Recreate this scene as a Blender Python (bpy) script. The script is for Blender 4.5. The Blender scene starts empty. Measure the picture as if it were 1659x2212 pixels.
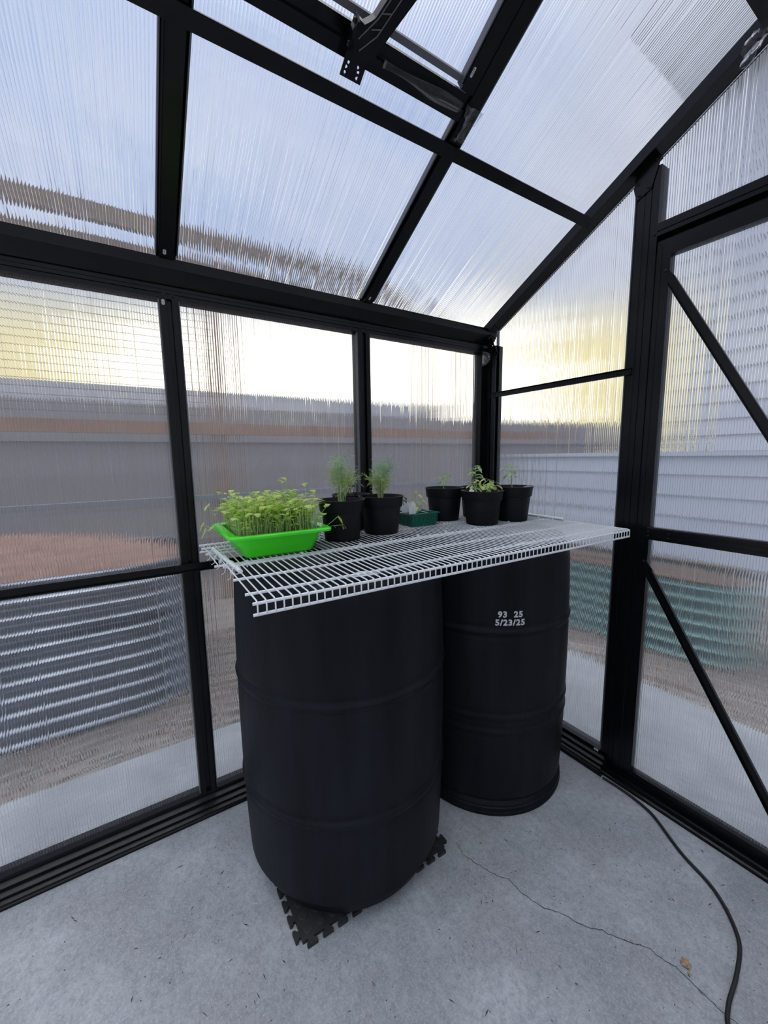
import bpy, bmesh, math, random
from mathutils import Vector, Matrix
R0 = random.Random(7)
SC = bpy.context.scene
COL = SC.collection
rad = math.radians

# ------------------------------------------------------------------ camera
F_PX = 872.3
cam_d = bpy.data.cameras.new('camera'); cam = bpy.data.objects.new('camera', cam_d); COL.objects.link(cam)
SC.camera = cam
cam_d.sensor_fit = 'HORIZONTAL'; cam_d.sensor_width = 36.0; cam_d.lens = 36.0 * F_PX / 1659.0
cam_d.clip_start = 0.02; cam_d.clip_end = 500
yw, pt, rl = rad(-57.6305), rad(7.896), rad(-0.8059)
fw = Vector((math.sin(yw) * math.cos(pt), math.cos(yw) * math.cos(pt), -math.sin(pt)))
rt = Vector((math.cos(yw), -math.sin(yw), 0)); up_ = rt.cross(fw)
r2 = rt * math.cos(rl) + up_ * math.sin(rl); u2 = -rt * math.sin(rl) + up_ * math.cos(rl)
M = Matrix((r2, u2, -fw)).transposed().to_4x4(); M.translation = Vector((1.3162, -1.38, 1.1397))
cam.matrix_world = M

# ------------------------------------------------------------------ world, exposure
SC.view_settings.view_transform = 'Standard'; SC.view_settings.look = 'None'
SC.view_settings.exposure = 0.32; SC.view_settings.gamma = 1.0; SC.view_settings.use_curve_mapping = False
cy = SC.cycles
cy.max_bounces = 14; cy.transmission_bounces = 14; cy.transparent_max_bounces = 12; cy.diffuse_bounces = 4; cy.glossy_bounces = 5
cy.caustics_refractive = True; cy.caustics_reflective = False; cy.blur_glossy = 0.3; cy.sample_clamp_indirect = 6.0
cy.use_denoising = True


class NT:
    def __init__(s, tree): s.t = tree; s.n = tree.nodes; s.l = tree.links
    def add(s, typ, **kw):
        nd = s.n.new(typ)
        for k, v in kw.items():
            if k.startswith('i_'):
                key = k[2:]; key = int(key) if key.isdigit() else key.replace('_', ' ')
                s.put(nd.inputs[key], v)
            else: setattr(nd, k, v)
        return nd
    def put(s, inp, v):
        if isinstance(v, bpy.types.NodeSocket): s.l.new(v, inp)
        else: inp.default_value = v
    def math(s, op, a, b=0.0, clamp=False):
        nd = s.n.new('ShaderNodeMath'); nd.operation = op; nd.use_clamp = clamp; s.put(nd.inputs[0], a); s.put(nd.inputs[1], b); return nd.outputs[0]
    def ramp(s, fac, stops, interp='LINEAR'):
        nd = s.n.new('ShaderNodeValToRGB'); cr = nd.color_ramp; cr.interpolation = interp
        while len(cr.elements) < len(stops): cr.elements.new(0.5)
        for e, (p, c) in zip(cr.elements, stops):
            e.position = p; e.color = (c, c, c, 1) if isinstance(c, (int, float)) else (*c, 1)
        s.put(nd.inputs[0], fac); return nd.outputs[0]
    def mix(s, fac, a, b, mode='MIX'):
        nd = s.n.new('ShaderNodeMix'); nd.data_type = 'RGBA'; nd.blend_type = mode
        s.put(nd.inputs[0], fac)
        for i, v in ((6, a), (7, b)): s.put(nd.inputs[i], (*v, 1) if isinstance(v, tuple) and len(v) == 3 else v)
        return nd.outputs[2]


W = bpy.data.worlds.new('dusk_sky'); SC.world = W; W.use_nodes = True
w = NT(W.node_tree); w.n.clear()
tc = w.add('ShaderNodeTexCoord'); sep = w.add('ShaderNodeSeparateXYZ', i_0=tc.outputs['Generated'])
SX, SY, SZ = sep.outputs
# clear blue dusk sky, unseen zenith boosted to light the interior, warm glow round the sun's azimuth at the horizon
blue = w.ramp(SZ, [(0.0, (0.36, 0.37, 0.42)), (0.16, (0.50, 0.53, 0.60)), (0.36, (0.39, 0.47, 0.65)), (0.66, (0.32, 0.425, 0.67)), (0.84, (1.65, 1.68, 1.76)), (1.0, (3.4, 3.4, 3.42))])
sunaz = Vector((-0.90, 0.44, 0)).normalized()
dt = w.math('ADD', w.math('MULTIPLY', SX, sunaz.x), w.math('MULTIPLY', SY, sunaz.y))
az = w.ramp(dt, [(0.45, 0.0), (0.72, 0.7), (0.94, 1.0)], 'EASE')
lowz = w.ramp(SZ, [(0.0, 1.0), (0.20, 1.0), (0.35, 0.0)], 'EASE')
nz = w.add('ShaderNodeTexNoise', i_Vector=tc.outputs['Generated'], i_Scale=4.5, i_Detail=4.0, i_Roughness=0.6)
mp = w.add('ShaderNodeMapping', i_Vector=tc.outputs['Generated'], i_Scale=(1.6, 1.6, 6.0))
nz2 = w.add('ShaderNodeTexNoise', i_Vector=mp.outputs[0], i_Scale=2.2, i_Detail=5.0, i_Roughness=0.6)
hot = w.ramp(w.math('ADD', dt, w.math('MULTIPLY', nz2.outputs[0], 0.22)), [(0.97, 0.0), (1.10, 1.0)])
glowc = w.mix(hot, (0.90, 0.77, 0.36), (2.1, 1.95, 1.5))
cloud = w.ramp(nz.outputs[0], [(0.42, 0.0), (0.62, 1.0)])
cy_side = w.ramp(w.math('ADD', w.math('MULTIPLY', SY, 0.75), w.math('MULTIPLY', SX, 0.45)), [(0.05, 0.0), (0.45, 1.0)], 'EASE')
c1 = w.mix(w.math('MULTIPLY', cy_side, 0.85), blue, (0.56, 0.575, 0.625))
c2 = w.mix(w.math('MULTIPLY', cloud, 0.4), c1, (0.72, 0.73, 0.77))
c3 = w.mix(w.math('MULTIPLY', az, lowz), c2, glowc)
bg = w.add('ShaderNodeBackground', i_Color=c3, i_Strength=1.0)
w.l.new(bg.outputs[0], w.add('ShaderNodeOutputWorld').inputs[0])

# ------------------------------------------------------------------ materials
def mat(name, col, rough=0.6, metal=0.0, var=None, scale=20.0, bump=0.0, bscale=60.0, spec=0.5, trans=None, stretch=None, coat=0.0):
    m = bpy.data.materials.new(name); m.use_nodes = True; n = NT(m.node_tree); p = n.n['Principled BSDF']
    p.inputs['Roughness'].default_value = rough; p.inputs['Metallic'].default_value = metal
    p.inputs['Specular IOR Level'].default_value = spec; p.inputs['Coat Weight'].default_value = coat
    tcn = n.add('ShaderNodeTexCoord'); vec = tcn.outputs['Object']
    if stretch: vec = n.add('ShaderNodeMapping', i_Vector=vec, i_Scale=stretch).outputs[0]
    if var:
        nzn = n.add('ShaderNodeTexNoise', i_Vector=vec, i_Scale=scale, i_Detail=5.0, i_Roughness=0.6)
        n.put(p.inputs['Base Color'], n.mix(n.ramp(nzn.outputs[0], [(0.3, 0.0), (0.7, 1.0)]), col, var))
    else: p.inputs['Base Color'].default_value = (*col, 1)
    if bump:
        b = n.add('ShaderNodeTexNoise', i_Vector=vec, i_Scale=bscale, i_Detail=4.0)
        bn = n.add('ShaderNodeBump', i_Height=b.outputs[0], i_Strength=bump, i_Distance=0.002)
        n.put(p.inputs['Normal'], bn.outputs[0])
    if trans:
        p.inputs['Transmission Weight'].default_value = trans
    return m


black = mat('black_powder_coat', (0.003, 0.0034, 0.0045), 0.27, var=(0.006, 0.0065, 0.008), scale=8, bump=0.05, bscale=500, spec=0.3)
black2 = mat('black_slot_shadow', (0.004, 0.004, 0.005), 0.6)
screw_m = mat('black_screw_metal', (0.03, 0.03, 0.035), 0.25, 0.7)
drum_m = mat('black_drum_plastic', (0.004, 0.005, 0.0075), 0.50, var=(0.015, 0.018, 0.023), scale=9, bump=0.35, bscale=90, stretch=(1, 1, 0.12), spec=0.14)
pot_m = mat('black_pot_plastic', (0.006, 0.006, 0.008), 0.5, var=(0.012, 0.012, 0.014), scale=30, bump=0.1, spec=0.25)
shelf_m = mat('white_vinyl_wire', (0.93, 0.95, 0.97), 0.3)
tie_m = mat('white_nylon', (0.85, 0.88, 0.90), 0.35)
rubber = mat('black_rubber', (0.015, 0.016, 0.018), 0.6, var=(0.035, 0.036, 0.04), scale=15, bump=0.2)
soil = mat('potting_soil', (0.018, 0.013, 0.010), 0.95, var=(0.06, 0.045, 0.035), scale=120, bump=1.0, bscale=250)
lime = mat('lime_plastic', (0.07, 0.93, 0.02), 0.3, spec=0.6)
teal = mat('teal_plastic', (0.008, 0.16, 0.11), 0.28, spec=0.6)
cord_m = mat('black_cord', (0.010, 0.010, 0.011), 0.5)
galv = mat('galvanised_steel', (0.13, 0.15, 0.18), 0.28, 0.9, var=(0.30, 0.33, 0.38), scale=5)
greenst = mat('green_painted_steel', (0.16, 0.30, 0.28), 0.5, 0.2, var=(0.22, 0.38, 0.36), scale=4)
mulch = mat('brown_bark_mulch', (0.12, 0.065, 0.045), 0.95, var=(0.42, 0.26, 0.20), scale=28, bump=1.0, bscale=40)
soil_brown = mat('brown_bed_soil', (0.07, 0.05, 0.042), 0.95, var=(0.17, 0.125, 0.11), scale=25, bump=1.0, bscale=50)
gravel = mat('gravel_and_bark', (0.13, 0.11, 0.10), 0.95, var=(0.42, 0.38, 0.34), scale=14, bump=1.0, bscale=30)
wood_grey = mat('weathered_grey_board', (0.28, 0.27, 0.275), 0.85, var=(0.44, 0.42, 0.43), scale=5, stretch=(6, 6, 0.5), bump=0.3)
wood_red = mat('stained_timber', (0.27, 0.15, 0.095), 0.75, var=(0.40, 0.25, 0.17), scale=6, bump=0.3)
wood_dark = mat('brown_beam_timber', (0.13, 0.085, 0.05), 0.8, var=(0.24, 0.17, 0.11), scale=6, bump=0.3)
siding = mat('pale_grey_siding', (0.68, 0.71, 0.77), 0.6, var=(0.74, 0.77, 0.82), scale=3)
vinyl = mat('white_plank_paint', (0.66, 0.72, 0.80), 0.5, var=(0.74, 0.79, 0.86), scale=3)
shingle = mat('grey_roof_felt', (0.17, 0.175, 0.195), 0.9, var=(0.27, 0.275, 0.30), scale=30)
treem = mat('dusk_conifer_green', (0.07, 0.08, 0.085), 0.9, var=(0.13, 0.14, 0.15), scale=3)
wire_m = mat('galvanised_wire', (0.20, 0.17, 0.10), 0.5, 0.3)
sticker_m = mat('white_sticker_paper', (0.75, 0.78, 0.82), 0.6)
ink = mat('dark_print', (0.03, 0.03, 0.04), 0.7)
seal_m = mat('grey_seal_strip', (0.16, 0.17, 0.19), 0.5)
white_paint = mat('white_stencil_paint', (0.82, 0.84, 0.86), 0.6, var=(0.5, 0.52, 0.55), scale=150)
cap_m = mat('pale_cap_plastic', (0.88, 0.90, 0.92), 0.4, var=(0.75, 0.78, 0.80), scale=30)
crack_m = mat('crack_shadow_grit', (0.05, 0.05, 0.055), 0.9)
leafdry = mat('dry_leaf', (0.35, 0.20, 0.11), 0.7, var=(0.5, 0.33, 0.2), scale=60)
debris_m = mat('dark_plant_litter', (0.03, 0.03, 0.03), 0.9, var=(0.10, 0.09, 0.08), scale=8)
debris_w = mat('pale_straw', (0.72, 0.72, 0.70), 0.7)
tag_m = mat('white_plant_tag', (0.80, 0.83, 0.88), 0.4)


def leaf_mat(name, c1, c2, scale=25):
    m = bpy.data.materials.new(name); m.use_nodes = True; n = NT(m.node_tree); p = n.n['Principled BSDF']
    tcn = n.add('ShaderNodeTexCoord'); nn = n.add('ShaderNodeTexNoise', i_Vector=tcn.outputs['Object'], i_Scale=scale, i_Detail=2.0)
    oi = n.add('ShaderNodeObjectInfo')
    f = n.math('ADD', n.math('MULTIPLY', nn.outputs[0], 0.7), n.math('MULTIPLY', oi.outputs['Random'], 0.35))
    c = n.mix(n.ramp(f, [(0.3, 0.0), (0.7, 1.0)]), c1, c2)
    n.put(p.inputs['Base Color'], c); p.inputs['Roughness'].default_value = 0.5
    tr = n.add('ShaderNodeBsdfTranslucent', i_Color=c); ms = n.add('ShaderNodeMixShader', i_0=0.45, i_1=p.outputs[0], i_2=tr.outputs[0])
    n.l.new(ms.outputs[0], n.n['Material Output'].inputs[0]); return m


sprout_leaf = leaf_mat('pea_green_leaf', (0.60, 0.86, 0.22), (0.93, 0.99, 0.38), 30)
sprout_stem = leaf_mat('pale_green_stem', (0.52, 0.72, 0.28), (0.78, 0.90, 0.52), 30)
dill_m = leaf_mat('blue_green_dill', (0.46, 0.66, 0.42), (0.72, 0.88, 0.62), 20)
dill_y = leaf_mat('yellow_green_dill', (0.58, 0.72, 0.24), (0.85, 0.92, 0.46), 20)
tomato_m = leaf_mat('tomato_leaf_green', (0.44, 0.66, 0.26), (0.72, 0.92, 0.44), 30)
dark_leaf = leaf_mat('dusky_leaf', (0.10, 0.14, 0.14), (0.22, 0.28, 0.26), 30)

# polycarbonate: clear, rippled by its real flutes
pc = bpy.data.materials.new('clear_polycarbonate'); pc.use_nodes = True; n = NT(pc.node_tree); n.n.remove(n.n['Principled BSDF'])
gl = n.add('ShaderNodeBsdfGlass', i_Color=(0.97, 0.98, 1.0, 1), i_Roughness=0.02, i_IOR=1.5)
df = n.add('ShaderNodeBsdfTranslucent', i_Color=(0.95, 0.96, 1.0, 1))
ms = n.add('ShaderNodeMixShader', i_0=0.05, i_1=gl.outputs[0], i_2=df.outputs[0])
n.l.new(ms.outputs[0], n.n['Material Output'].inputs[0])

pcw = bpy.data.materials.new('milky_polycarbonate_web'); pcw.use_nodes = True; n = NT(pcw.node_tree); n.n.remove(n.n['Principled BSDF'])
gl = n.add('ShaderNodeBsdfGlass', i_Color=(0.97, 0.98, 1.0, 1), i_Roughness=0.10, i_IOR=1.5)
df = n.add('ShaderNodeBsdfTranslucent', i_Color=(0.95, 0.96, 1.0, 1))
ms = n.add('ShaderNodeMixShader', i_0=0.45, i_1=gl.outputs[0], i_2=df.outputs[0])
n.l.new(ms.outputs[0], n.n['Material Output'].inputs[0])

film = bpy.data.materials.new('clear_plastic_film'); film.use_nodes = True; n = NT(film.node_tree); n.n.remove(n.n['Principled BSDF'])
tb = n.add('ShaderNodeBsdfTransparent', i_Color=(0.93, 0.94, 0.96, 1)); gg = n.add('ShaderNodeBsdfGlossy', i_Roughness=0.18)
lw = n.add('ShaderNodeLayerWeight', i_Blend=0.35)
ms = n.add('ShaderNodeMixShader', i_0=n.math('ADD', n.math('MULTIPLY', lw.outputs['Fresnel'], 0.45), 0.02, True), i_1=tb.outputs[0], i_2=gg.outputs[0])
n.l.new(ms.outputs[0], n.n['Material Output'].inputs[0])

# concrete
conc = bpy.data.materials.new('broom_finished_concrete'); conc.use_nodes = True; n = NT(conc.node_tree); p = n.n['Principled BSDF']
tcn = n.add('ShaderNodeTexCoord'); vec = tcn.outputs['Object']
a = n.add('ShaderNodeTexNoise', i_Vector=vec, i_Scale=4.5, i_Detail=8.0, i_Roughness=0.65)
b = n.add('ShaderNodeTexNoise', i_Vector=vec, i_Scale=60.0, i_Detail=6.0, i_Roughness=0.75)
d = n.add('ShaderNodeTexNoise', i_Vector=vec, i_Scale=190.0, i_Detail=3.0, i_Roughness=0.8)
sp = n.add('ShaderNodeTexVoronoi', i_Vector=vec, i_Scale=42.0)
spot = n.ramp(n.math('ADD', sp.outputs['Distance'], n.math('MULTIPLY', d.outputs[0], 0.25)), [(0.13, 0.0), (0.19, 1.0)])
pk = n.add('ShaderNodeTexNoise', i_Vector=vec, i_Scale=5.0, i_Detail=2.0)
c = n.mix(n.ramp(a.outputs[0], [(0.30, 0.0), (0.70, 1.0)]), (0.265, 0.285, 0.305), (0.50, 0.53, 0.555))
c = n.mix(n.ramp(pk.outputs[0], [(0.48, 0.0), (0.62, 0.6)]), c, (0.33, 0.325, 0.35))
c = n.mix(n.ramp(b.outputs[0], [(0.36, 0.5), (0.56, 0.0)]), c, (0.19, 0.20, 0.22))
c = n.mix(n.ramp(d.outputs[0], [(0.48, 0.0), (0.75, 0.4)]), c, (0.74, 0.78, 0.82))
c = n.mix(n.math('MULTIPLY', n.math('SUBTRACT', 1.0, spot), n.ramp(b.outputs[0], [(0.45, 0.0), (0.6, 0.7)])), c, (0.12, 0.12, 0.12))
n.put(p.inputs['Base Color'], c); p.inputs['Roughness'].default_value = 0.85
bb = n.add('ShaderNodeBump', i_Height=n.math('ADD', b.outputs[0], d.outputs[0]), i_Strength=0.5, i_Distance=0.002); n.put(p.inputs['Normal'], bb.outputs[0])

# ------------------------------------------------------------------ mesh helpers
class MB:
    def __init__(s): s.v = []; s.f = []; s.mi = []; s.cur = 0
    def add(s, vs, fs):
        o = len(s.v); s.v += [tuple(x) for x in vs]; s.f += [tuple(i + o for i in f) for f in fs]; s.mi += [s.cur] * len(fs); return s
    def box(s, x0, x1, y0, y1, z0, z1):
        return s.add([(x0, y0, z0), (x1, y0, z0), (x1, y1, z0), (x0, y1, z0), (x0, y0, z1), (x1, y0, z1), (x1, y1, z1), (x0, y1, z1)],
                     [(0, 3, 2, 1), (4, 5, 6, 7), (0, 1, 5, 4), (1, 2, 6, 5), (2, 3, 7, 6), (3, 0, 4, 7)])
    def ext(s, prof, p0, p1, a, b):
        """profile of (a, b) pairs extruded from p0 to p1"""
        p0, p1, a, b = map(Vector, (p0, p1, a, b)); k = len(prof)
        vs = [p + a * q[0] + b * q[1] for p in (p0, p1) for q in prof]
        return s.add(vs, [tuple(range(k - 1, -1, -1)), tuple(range(k, 2 * k))] + [(i, (i + 1) % k, (i + 1) % k + k, i + k) for i in range(k)])
    def tube(s, pts, r, seg=8, r1=None, cap=True):
        pts = [Vector(p) for p in pts]; k = len(pts); vs = []; prev = None
        for i, p in enumerate(pts):
            t = (pts[min(i + 1, k - 1)] - pts[max(i - 1, 0)]).normalized()
            if prev is None: nrm = t.orthogonal().normalized()
            else: nrm = (prev - t * prev.dot(t)); nrm = nrm.normalized() if nrm.length > 1e-6 else t.orthogonal().normalized()
            prev = nrm; bn = t.cross(nrm)
            rr = r if r1 is None else r + (r1 - r) * i / (k - 1)
            vs += [p + (nrm * math.cos(2 * math.pi * j / seg) + bn * math.sin(2 * math.pi * j / seg)) * rr for j in range(seg)]
        fs = [(i * seg + j, i * seg + (j + 1) % seg, (i + 1) * seg + (j + 1) % seg, (i + 1) * seg + j) for i in range(k - 1) for j in range(seg)]
        if cap: fs += [tuple(range(seg - 1, -1, -1)), tuple(range((k - 1) * seg, k * seg))]
        return s.add(vs, fs)
    def lathe(s, prof, c=(0, 0, 0), seg=48, close=False):
        k = len(prof); vs = []
        for j in range(seg):
            an = 2 * math.pi * j / seg; ca, sa = math.cos(an), math.sin(an)
            vs += [(c[0] + r * ca, c[1] + r * sa, c[2] + z) for r, z in prof]
        m = k if close else k - 1
        fs = [(j * k + i, ((j + 1) % seg) * k + i, ((j + 1) % seg) * k + (i + 1) % k, j * k + (i + 1) % k) for j in range(seg) for i in range(m)]
        if not close:
            if prof[0][0] > 1e-5: fs.append(tuple(j * k for j in range(seg - 1, -1, -1)))
            if prof[-1][0] > 1e-5: fs.append(tuple(j * k + k - 1 for j in range(seg)))
        return s.add(vs, fs)
    def mesh(s, name, mats, smooth=False):
        me = bpy.data.meshes.new(name); me.from_pydata(s.v, [], s.f)
        for m in (mats if isinstance(mats, (list, tuple)) else [mats]): me.materials.append(m)
        me.polygons.foreach_set('material_index', s.mi)
        if smooth: me.polygons.foreach_set('use_smooth', [True] * len(s.f))
        bm = bmesh.new(); bm.from_mesh(me); bmesh.ops.recalc_face_normals(bm, faces=bm.faces)
        if smooth:
            for e in bm.edges:
                if len(e.link_faces) == 2 and e.calc_face_angle(0) > 0.7: e.smooth = False
        bm.to_mesh(me); bm.free(); me.update(); return me
    def build(s, name, mats, parent=None, smooth=False, loc=None):
        return put(name, s.mesh(name, mats, smooth), parent, loc)


def put(name, me, parent=None, loc=None, rot=None):
    o = bpy.data.objects.new(name, me); COL.objects.link(o)
    if parent is not None: o.parent = parent
    if loc: o.location = loc
    if rot: o.rotation_euler = rot
    return o
def tag(o, label=None, cat=None, group=None, kind=None):
    if label: o['label'] = label
    if cat: o['category'] = cat
    if group: o['group'] = group
    if kind: o['kind'] = kind
    return o
def empty(name, loc=(0, 0, 0), rz=0, label=None, cat=None, group=None, kind=None):
    o = bpy.data.objects.new(name, None); COL.objects.link(o); o.location = loc; o.rotation_euler = (0, 0, rz); o.empty_display_size = 0.05
    return tag(o, label, cat, group, kind)
def copy_tree(o, parent=None):
    c = o.copy(); COL.objects.link(c); c.parent = parent
    for ch in list(o.children): copy_tree(ch, c)
    return c

# ------------------------------------------------------------------ greenhouse shell
P = 0.545                      # roof pitch
ZR = 1.66                      # underside plane of the roof frame at x = 0
XR = 0.909                     # ridge
XW = 2 * XR                    # width
YB = -2.48                     # far (rear) end of the modelled length
BAY = 0.62
nsl = Vector((-P, 0, 1)).normalized()      # normal of the left roof slope
X_, Y_, Z_ = Vector((1, 0, 0)), Vector((0, 1, 0)), Vector((0, 0, 1))


def glazing(name, org, u, v, nin, width, lo, hi, parent, seed=0, thick=0.005, pitch=0.0064):
    """clear fluted sheet: u across the flutes, v along them, lo/hi give the span along v at distance d"""
    rg = random.Random(seed); org, u, v, nin = map(Vector, (org, u, v, nin))
    nf = max(1, round(width / pitch)); pw = width / nf; cols = []
    for k in range(nf):
        a = rg.uniform(0.14, 0.42) * 0.001 * (1.6 if rg.random() < 0.12 else 1); g_ = rg.uniform(0.25, 0.60) * 0.001
        sk = rg.uniform(-0.15, 0.15)
        for t in (0.0, 0.045, 0.2, 0.36, 0.5, 0.64, 0.8, 0.955):
            h = a * (1 - abs(2 * t - 1 + sk * (1 - (2 * t - 1) ** 2)) ** 2.0) + (0 if t < 0.01 else g_)
            cols.append(((k + t) * pw, h))
    cols.append((width, 0))
    vs = []
    for d_, h in cols:
        l, g = lo(d_), hi(d_)
        for z in (l, g):
            vs.append(org + u * d_ + v * z + nin * h); vs.append(org + u * d_ + v * z - nin * thick)
    fs = []
    m = len(cols)
    for i in range(m - 1):
        A, B = i * 4, (i + 1) * 4
        fs += [(A, B, B + 2, A + 2), (A + 1, A + 3, B + 3, B + 1), (A, A + 1, B + 1, B), (A + 2, B + 2, B + 3, A + 3)]
    fs += [(0, 2, 3, 1), ((m - 1) * 4, (m - 1) * 4 + 1, (m - 1) * 4 + 3, (m - 1) * 4 + 2)]
    mb = MB(); mb.add(vs, fs)
    for i in range(m - 1):
        if i % 8 in (0, 7): mb.mi[i * 4] = 1
    return mb.build(name, [pc, pcw], parent, smooth=True)


def screw(parent, p, nrm, r=0.0048):
    nrm = Vector(nrm); mb = MB(); mb.lathe([(0.0, 0.0022), (r * 0.45, 0.0022), (r * 0.5, 0.0030), (r * 0.85, 0.0022), (r, 0.0), (r * 1.25, 0.0), (r * 1.25, -0.0012), (0, -0.0012)], seg=12)
    o = mb.build('screw', screw_m, parent, True); o.rotation_euler = nrm.to_track_quat('Z', 'Y').to_euler(); o.location = p; return o


def sticker(parent, p, nrm, updir, wd=0.0075, ht=0.014):
    nrm = Vector(nrm).normalized(); updir = Vector(updir).normalized(); sd = updir.cross(nrm)
    mb = MB(); k = 0.0018
    pr = [(-wd / 2 + k, -ht / 2), (wd / 2 - k, -ht / 2), (wd / 2, -ht / 2 + k), (wd / 2, ht / 2 - k), (wd / 2 - k, ht / 2), (-wd / 2 + k, ht / 2), (-wd / 2, ht / 2 - k), (-wd / 2, -ht / 2 + k)]
    p = Vector(p); mb.ext(pr, p, p + nrm * 0.0004, sd, updir); mb.cur = 1
    for q in range(4):
        z = -ht * 0.26 + q * ht * 0.17
        mb.ext([(-wd * 0.22, z), (wd * 0.22, z), (wd * 0.22, z + ht * 0.07), (-wd * 0.22, z + ht * 0.07)], p + nrm * 0.0004, p + nrm * 0.0006, sd, updir)
    o = mb.build('sticker', [sticker_m, ink], parent); o['label'] = 'small white printed sticker'; return o


POST = [(-0.024, -0.045), (0.024, -0.045), (0.024, -0.002), (0.021, 0.0), (0.007, 0.0), (0.0055, -0.010), (-0.0055, -0.010), (-0.007, 0.0), (-0.021, 0.0), (-0.024, -0.002)]
BASE = [(-0.045, 0.0), (0.040, 0.0), (0.040, 0.006), (0.037, 0.009), (0.037, 0.013), (0.0385, 0.0135), (0.0385, 0.016), (0.026, 0.020), (0.026, 0.024), (0.028, 0.0245), (0.028, 0.027), (0.012, 0.032),
        (0.012, 0.038), (0.014, 0.0385), (0.014, 0.041), (0.0, 0.046), (0.0, 0.060), (-0.045, 0.060)]
EAVE = [(-0.045, 1.577), (0.0, 1.577), (0.0, 1.5885), (-0.003, 1.5890), (-0.003, 1.5905), (0.0, 1.591), (0.0, 1.600), (-0.0015, 1.6005), (0.0, 1.601), (0.0, 1.612), (0.003, 1.6125), (0.006, 1.612), (0.010, 1.616), (0.030, 1.646), (0.030, 1.672), (-0.045, 1.632)]

def long_wall(name, label, mx, bays, extra):
    """mx(x) maps inward distance to world x; depth vector dv points inward"""
    root = empty(name, (0, 0, 0), kind='structure', label=label)
    dv = X_ if mx > 0 else -X_; ox = 0 if mx > 0 else XW; O = Vector((ox, 0, 0))
    y1, y0 = 0.03, -bays * BAY
    m = MB(); m.ext(BASE, O + Y_ * y0, O + Y_ * -0.036, dv, Z_); m.build('base_rail', black, root)
    m = MB(); m.ext(EAVE, O + Y_ * y0, O + Y_ * y1, dv, Z_); m.build('eave_beam', black, root)
    for k in range(1, bays + 1):
        m = MB(); m.ext(POST, O + Vector((0, -k * BAY, 0.060)), O + Vector((0, -k * BAY, 1.577)), Y_, dv); m.build('post', black, root)
        for s in (-0.0115, 0.0115):
            screw(root, O + dv * 0.0005 + Vector((0, -k * BAY + s, 1.586)), dv)
    m = MB(); m.ext([(0.001, 0.803), (0.014, 0.803), (0.014, 0.806), (0.004, 0.807), (0.004, 0.824), (0.014, 0.826), (0.014, 0.829), (0.001, 0.829)], O + Y_ * y0, O + Y_ * -0.002, dv, Z_); m.build('mid_rail', black, root)
    for k in range(bays):
        a, b = -k * BAY - BAY, -k * BAY
        glazing('glazing_panel', O + Vector((0, a, 0)) - dv * 0.022, Y_, Z_, dv, BAY, lambda q: 0.05, lambda q: 1.60, root, seed=k + (11 if mx > 0 else 50))
        for z0, z1 in ((0.060, 1.577),):
            m = MB()
            for yy in (a + 0.024, b - 0.027):
                m.box(min(ox - 0.018 * mx, ox - 0.004 * mx), max(ox - 0.018 * mx, ox - 0.004 * mx), yy, yy + 0.003, z0, z1)
            m.build('seal_strip', seal_m, root)
    return root


wl = long_wall('wall_left', 'long left wall of clear fluted panels between black metal posts', 1, 3, None)
for s in (-0.0115, 0.0115): screw(wl, (0.0045, -1.24 + s, 0.815), X_, 0.003)
sticker(wl, (0.0001, -1.2545, 1.567), X_, Z_)
wr = long_wall('wall_right', 'long right wall of clear fluted panels, opposite the shelf and drums', -1, 3, None)
wr_loc = None

# roof
ceil_ = empty('ceiling', kind='structure', label='pitched roof of clear fluted panels on black rafters and a crossbar')
RAF = [(-0.024, 0.0), (0.024, 0.0), (0.024, 0.006), (0.017, 0.008), (0.017, 0.022), (-0.017, 0.022), (-0.017, 0.008), (-0.024, 0.006)]
for side in (1, -1):
    sv = Vector((side, 0, P)); O = Vector((0 if side > 0 else XW, 0, ZR)); nn_ = Vector((-P * side, 0, 1)).normalized()
    for k in range(1, 4):
        a, b = O + Y_ * (-k * BAY) + sv * 0.02, O + Y_ * (-k * BAY) + sv * (XR - 0.01)
        m = MB(); m.ext([(q[0], -q[1] + 0.014) for q in RAF], a, b, Y_, nn_); m.build('rafter', black, ceil_)
    m = MB(); m.ext([(-0.030, -0.016), (0.034, -0.016), (0.034, 0.016), (-0.030, 0.016)], O + sv * 0.005, O + sv * (XR - 0.005), Y_, nn_); m.build('rafter', black, ceil_)
    m = MB(); m.ext([(0, 0), (0.030, 0), (0.030, 0.004), (0.004, 0.004), (0.004, 0.018), (0, 0.018)], O + sv * 0.438 + Y_ * -3 * BAY - nn_ * 0.016, O + sv * 0.438 + Y_ * -0.004 - nn_ * 0.016, sv.normalized(), nn_)
    m.build('purlin', black, ceil_)
    L = XR * math.sqrt(1 + P * P)
    for k in range(3):
        vent = side > 0 and k == 1
        hi = (0.515 * math.sqrt(1 + P * P)) if vent else L
        glazing('glazing_panel', O + Y_ * (-k * BAY - BAY) + nn_ * 0.018, Y_, sv.normalized(), -nn_, BAY, lambda q: 0.0, lambda q, hi=hi: hi, ceil_, seed=k + 30 + side * 7)
        for yy in (-k * BAY - 0.027, -k * BAY - BAY + 0.024):
            m = MB(); m.ext([(0, -0.0), (0.003, 0), (0.003, 0.014), (0, 0.014)], O + Y_ * yy + sv * 0.03, O + Y_ * yy + sv * (0.5 if vent else XR - 0.02), Y_, nn_); m.build('seal_strip', seal_m, ceil_)
m = MB(); m.ext([(-0.03, -0.035), (0.03, -0.035), (0.035, 0.0), (0.0, 0.03), (-0.035, 0.0)], (XR, -3 * BAY, ZR + P * XR), (XR, 0.03, ZR + P * XR), X_, Z_); m.build('ridge_beam', black, ceil_)
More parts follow.
